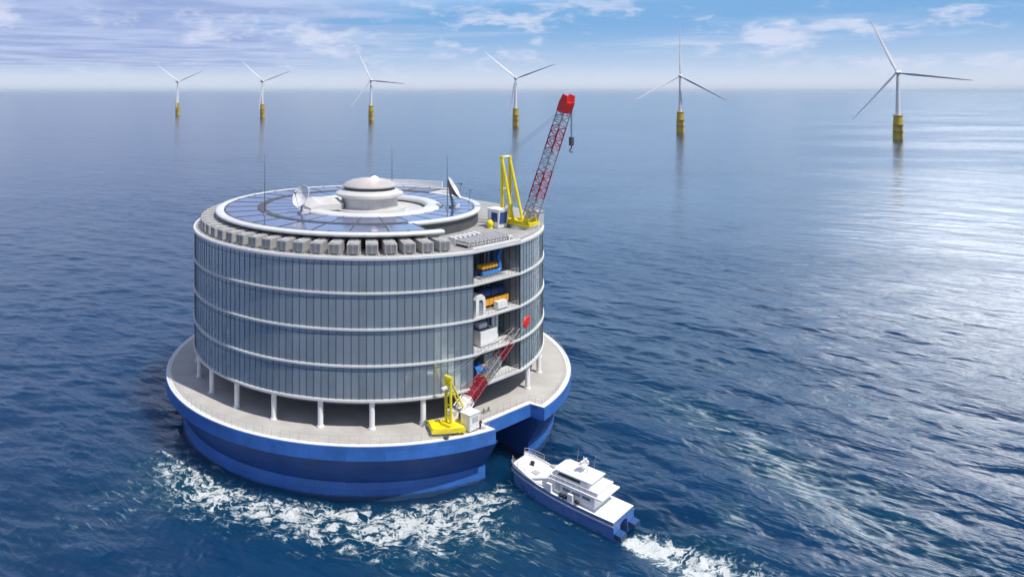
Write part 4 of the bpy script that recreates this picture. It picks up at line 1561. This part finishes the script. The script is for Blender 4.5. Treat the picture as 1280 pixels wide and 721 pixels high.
def turbine(label, x, y, hubz, yaw, az, L):
    t = thing('wind_turbine', label, 'wind turbine', (x, y, 0), 0, 'wind turbines along the horizon')
    zt = 26.5
    mb = MB().revolve([(.1, -5), (4.9, -5), (5.0, 2), (4.8, 9.0), (4.3, zt - 1.0), (4.1, zt), (.1, zt)], 0, 360, 28, 0, smooth=False, closed=False)
    fo = mb.build('foundation', TYEL, t)
    for z in (8.5, 16.0):
        MB().revolve([(4.2, z), (5.5, z), (5.5, z + .7), (4.2, z + .7)], 0, 360, 28).build('ring_walkway', mat('walkway_dark_ochre', (.20, .13, .02), .6, var=.2), fo)
    mb = MB()
    mb.revolve([(3.4, zt + .01), (5.0, zt + .01), (5.0, zt + .5), (3.4, zt + .5)], 0, 360, 28)
    for k in range(14):
        a = 360 * k / 14
        mb.tube(pol(4.85, a, zt + .5), pol(4.85, a, zt + 1.9), .12, n=4)
    mb.build('work_platform', TYEL, fo)
    mb = MB()
    for s in (-.8, .8):
        mb.tube((s, -5.3, -2), (s, -5.0, 16), .25, n=6)
    mb.build('boat_landing', DGREY, fo)
    mb = MB().tube((0, 0, zt + .5), (0, 0, hubz - 2.3), 2.5, 1.5, n=24, caps=False)
    mb.build('tower', TWHITE, t)
    nv = Vector((sin(yaw), -cos(yaw), 0))
    e1 = Vector((cos(yaw), sin(yaw), 0))
    hub = nv * 5.2
    M = Matrix(((nv.x, e1.x, 0, 0), (nv.y, e1.y, 0, 0), (0, 0, 1, hubz), (0, 0, 0, 1)))
    mb = MB()
    secs = [(-8.5, 1.6), (-8.0, 2.0), (-3.0, 2.3), (2.6, 2.2), (3.4, 1.7)]
    V, F = [], []
    k = 10
    for x_, r_ in secs:
        for i in range(k):
            a = 2 * pi * i / k + pi / k
            c_, s_ = cos(a), sin(a)
            V.append((x_, r_ * (abs(c_) ** .6) * (1 if c_ > 0 else -1), r_ * 1.05 * (abs(s_) ** .6) * (1 if s_ > 0 else -1)))
    for j in range(len(secs) - 1):
        F += [(j * k + i, j * k + (i + 1) % k, (j + 1) * k + (i + 1) % k, (j + 1) * k + i) for i in range(k)]
    F += [tuple(range(k)), tuple((len(secs) - 1) * k + i for i in range(k))]
    mb.add(V, F, 0, True)
    mb.build('nacelle', TWHITE, t, M)
    mb = MB()
    V, F = [], []
    prof = [(3.5, 1.55), (4.3, 1.95), (5.6, 1.9), (6.7, 1.3), (7.2, .5), (7.3, .02)]
    for x_, r_ in prof:
        for i in range(16):
            a = 2 * pi * i / 16
            V.append((x_, r_ * cos(a), r_ * sin(a)))
    for j in range(len(prof) - 1):
        F += [(j * 16 + i, j * 16 + (i + 1) % 16, (j + 1) * 16 + (i + 1) % 16, (j + 1) * 16 + i) for i in range(16)]
    F.append(tuple(range(16)))
    mb.add(V, F, 0, True)
    mb.build('hub', TWHITE, t, M)
    # one blade along local z, chord along y, then turned
    for q in range(3):
        ang_ = R(az) + 2 * pi * q / 3
        rot = Matrix.Rotation(ang_ - pi / 2, 4, 'X')
        Mq = M @ Matrix.Translation((5.2, 0, 0)) @ rot.inverted() if False else M @ Matrix.Translation((5.2, 0, 0)) @ Matrix.Rotation(ang_ - pi / 2, 4, 'X')
        V, F = [], []
        st = [(1.2, 1.5, .95, 0), (.06 * L, 1.6, .9, 10), (.16 * L, 3.1, .5, 18), (.25 * L, 3.0, .36, 14), (.45 * L, 2.2, .24, 8), (.7 * L, 1.5, .16, 4), (.9 * L, .95, .12, 1), (.98 * L, .5, .10, 0), (L, .12, .1, 0)]
        k = 10
        for z_, ch, th_, tw in st:
            for i in range(k):
                a = 2 * pi * i / k
                yy = ch * .62 * cos(a) + ch * .12
                xx = ch * th_ * .5 * sin(a)
                tr = R(tw + 28)
                V.append((xx * cos(tr) - yy * sin(tr) + .0009 * z_ * z_, xx * sin(tr) + yy * cos(tr), z_))
        for j in range(len(st) - 1):
            F += [(j * k + i, j * k + (i + 1) % k, (j + 1) * k + (i + 1) % k, (j + 1) * k + i) for i in range(k)]
        F += [tuple(range(k)), tuple((len(st) - 1) * k + i for i in range(k))]
        MB().add(V, F, 0, True).build('blade', TWHITE, t, Mq)
    return t


turbine('farthest wind turbine, leftmost of the six along the horizon', -475.5, 1666.7, 76.0, R(38), 24, 64)
turbine('small far wind turbine second from the left end of the row', -252.2, 1499.0, 74.8, R(30), 20, 62)
turbine('wind turbine whose lower left blade points at the water, above the roof cupola', -24.5, 1339.7, 74.3, R(-5), 114, 64)
turbine('wind turbine behind the boom of the roof crane, two blades forming a V', 205.0, 1130.3, 74.3, R(-5), 20, 64)
turbine('wind turbine with one blade pointing straight up, right of the roof crane', 386.5, 945.6, 74.1, R(-25), 90, 64)
turbine('nearest wind turbine, rightmost and largest of the row on the horizon', 576.3, 812.7, 74.9, R(-48), 112, 69)

# ------------------------------------------------------------------ sea haze
mb = MB().box((0, 0, 87), (260000, 260000, 186))
hz = bpy.data.materials.new('haze_air')
hz.use_nodes = True
g = NT(hz.node_tree)
out = g.n('ShaderNodeOutputMaterial')
vol = g.n('ShaderNodeVolumePrincipled')
vol.inputs['Color'].default_value = (.76, .89, 1.0, 1)
vol.inputs['Density'].default_value = 0.000026
g.link(vol.outputs[0], out.inputs['Volume'])
haze = mb.build('haze', hz)
haze['kind'] = 'stuff'
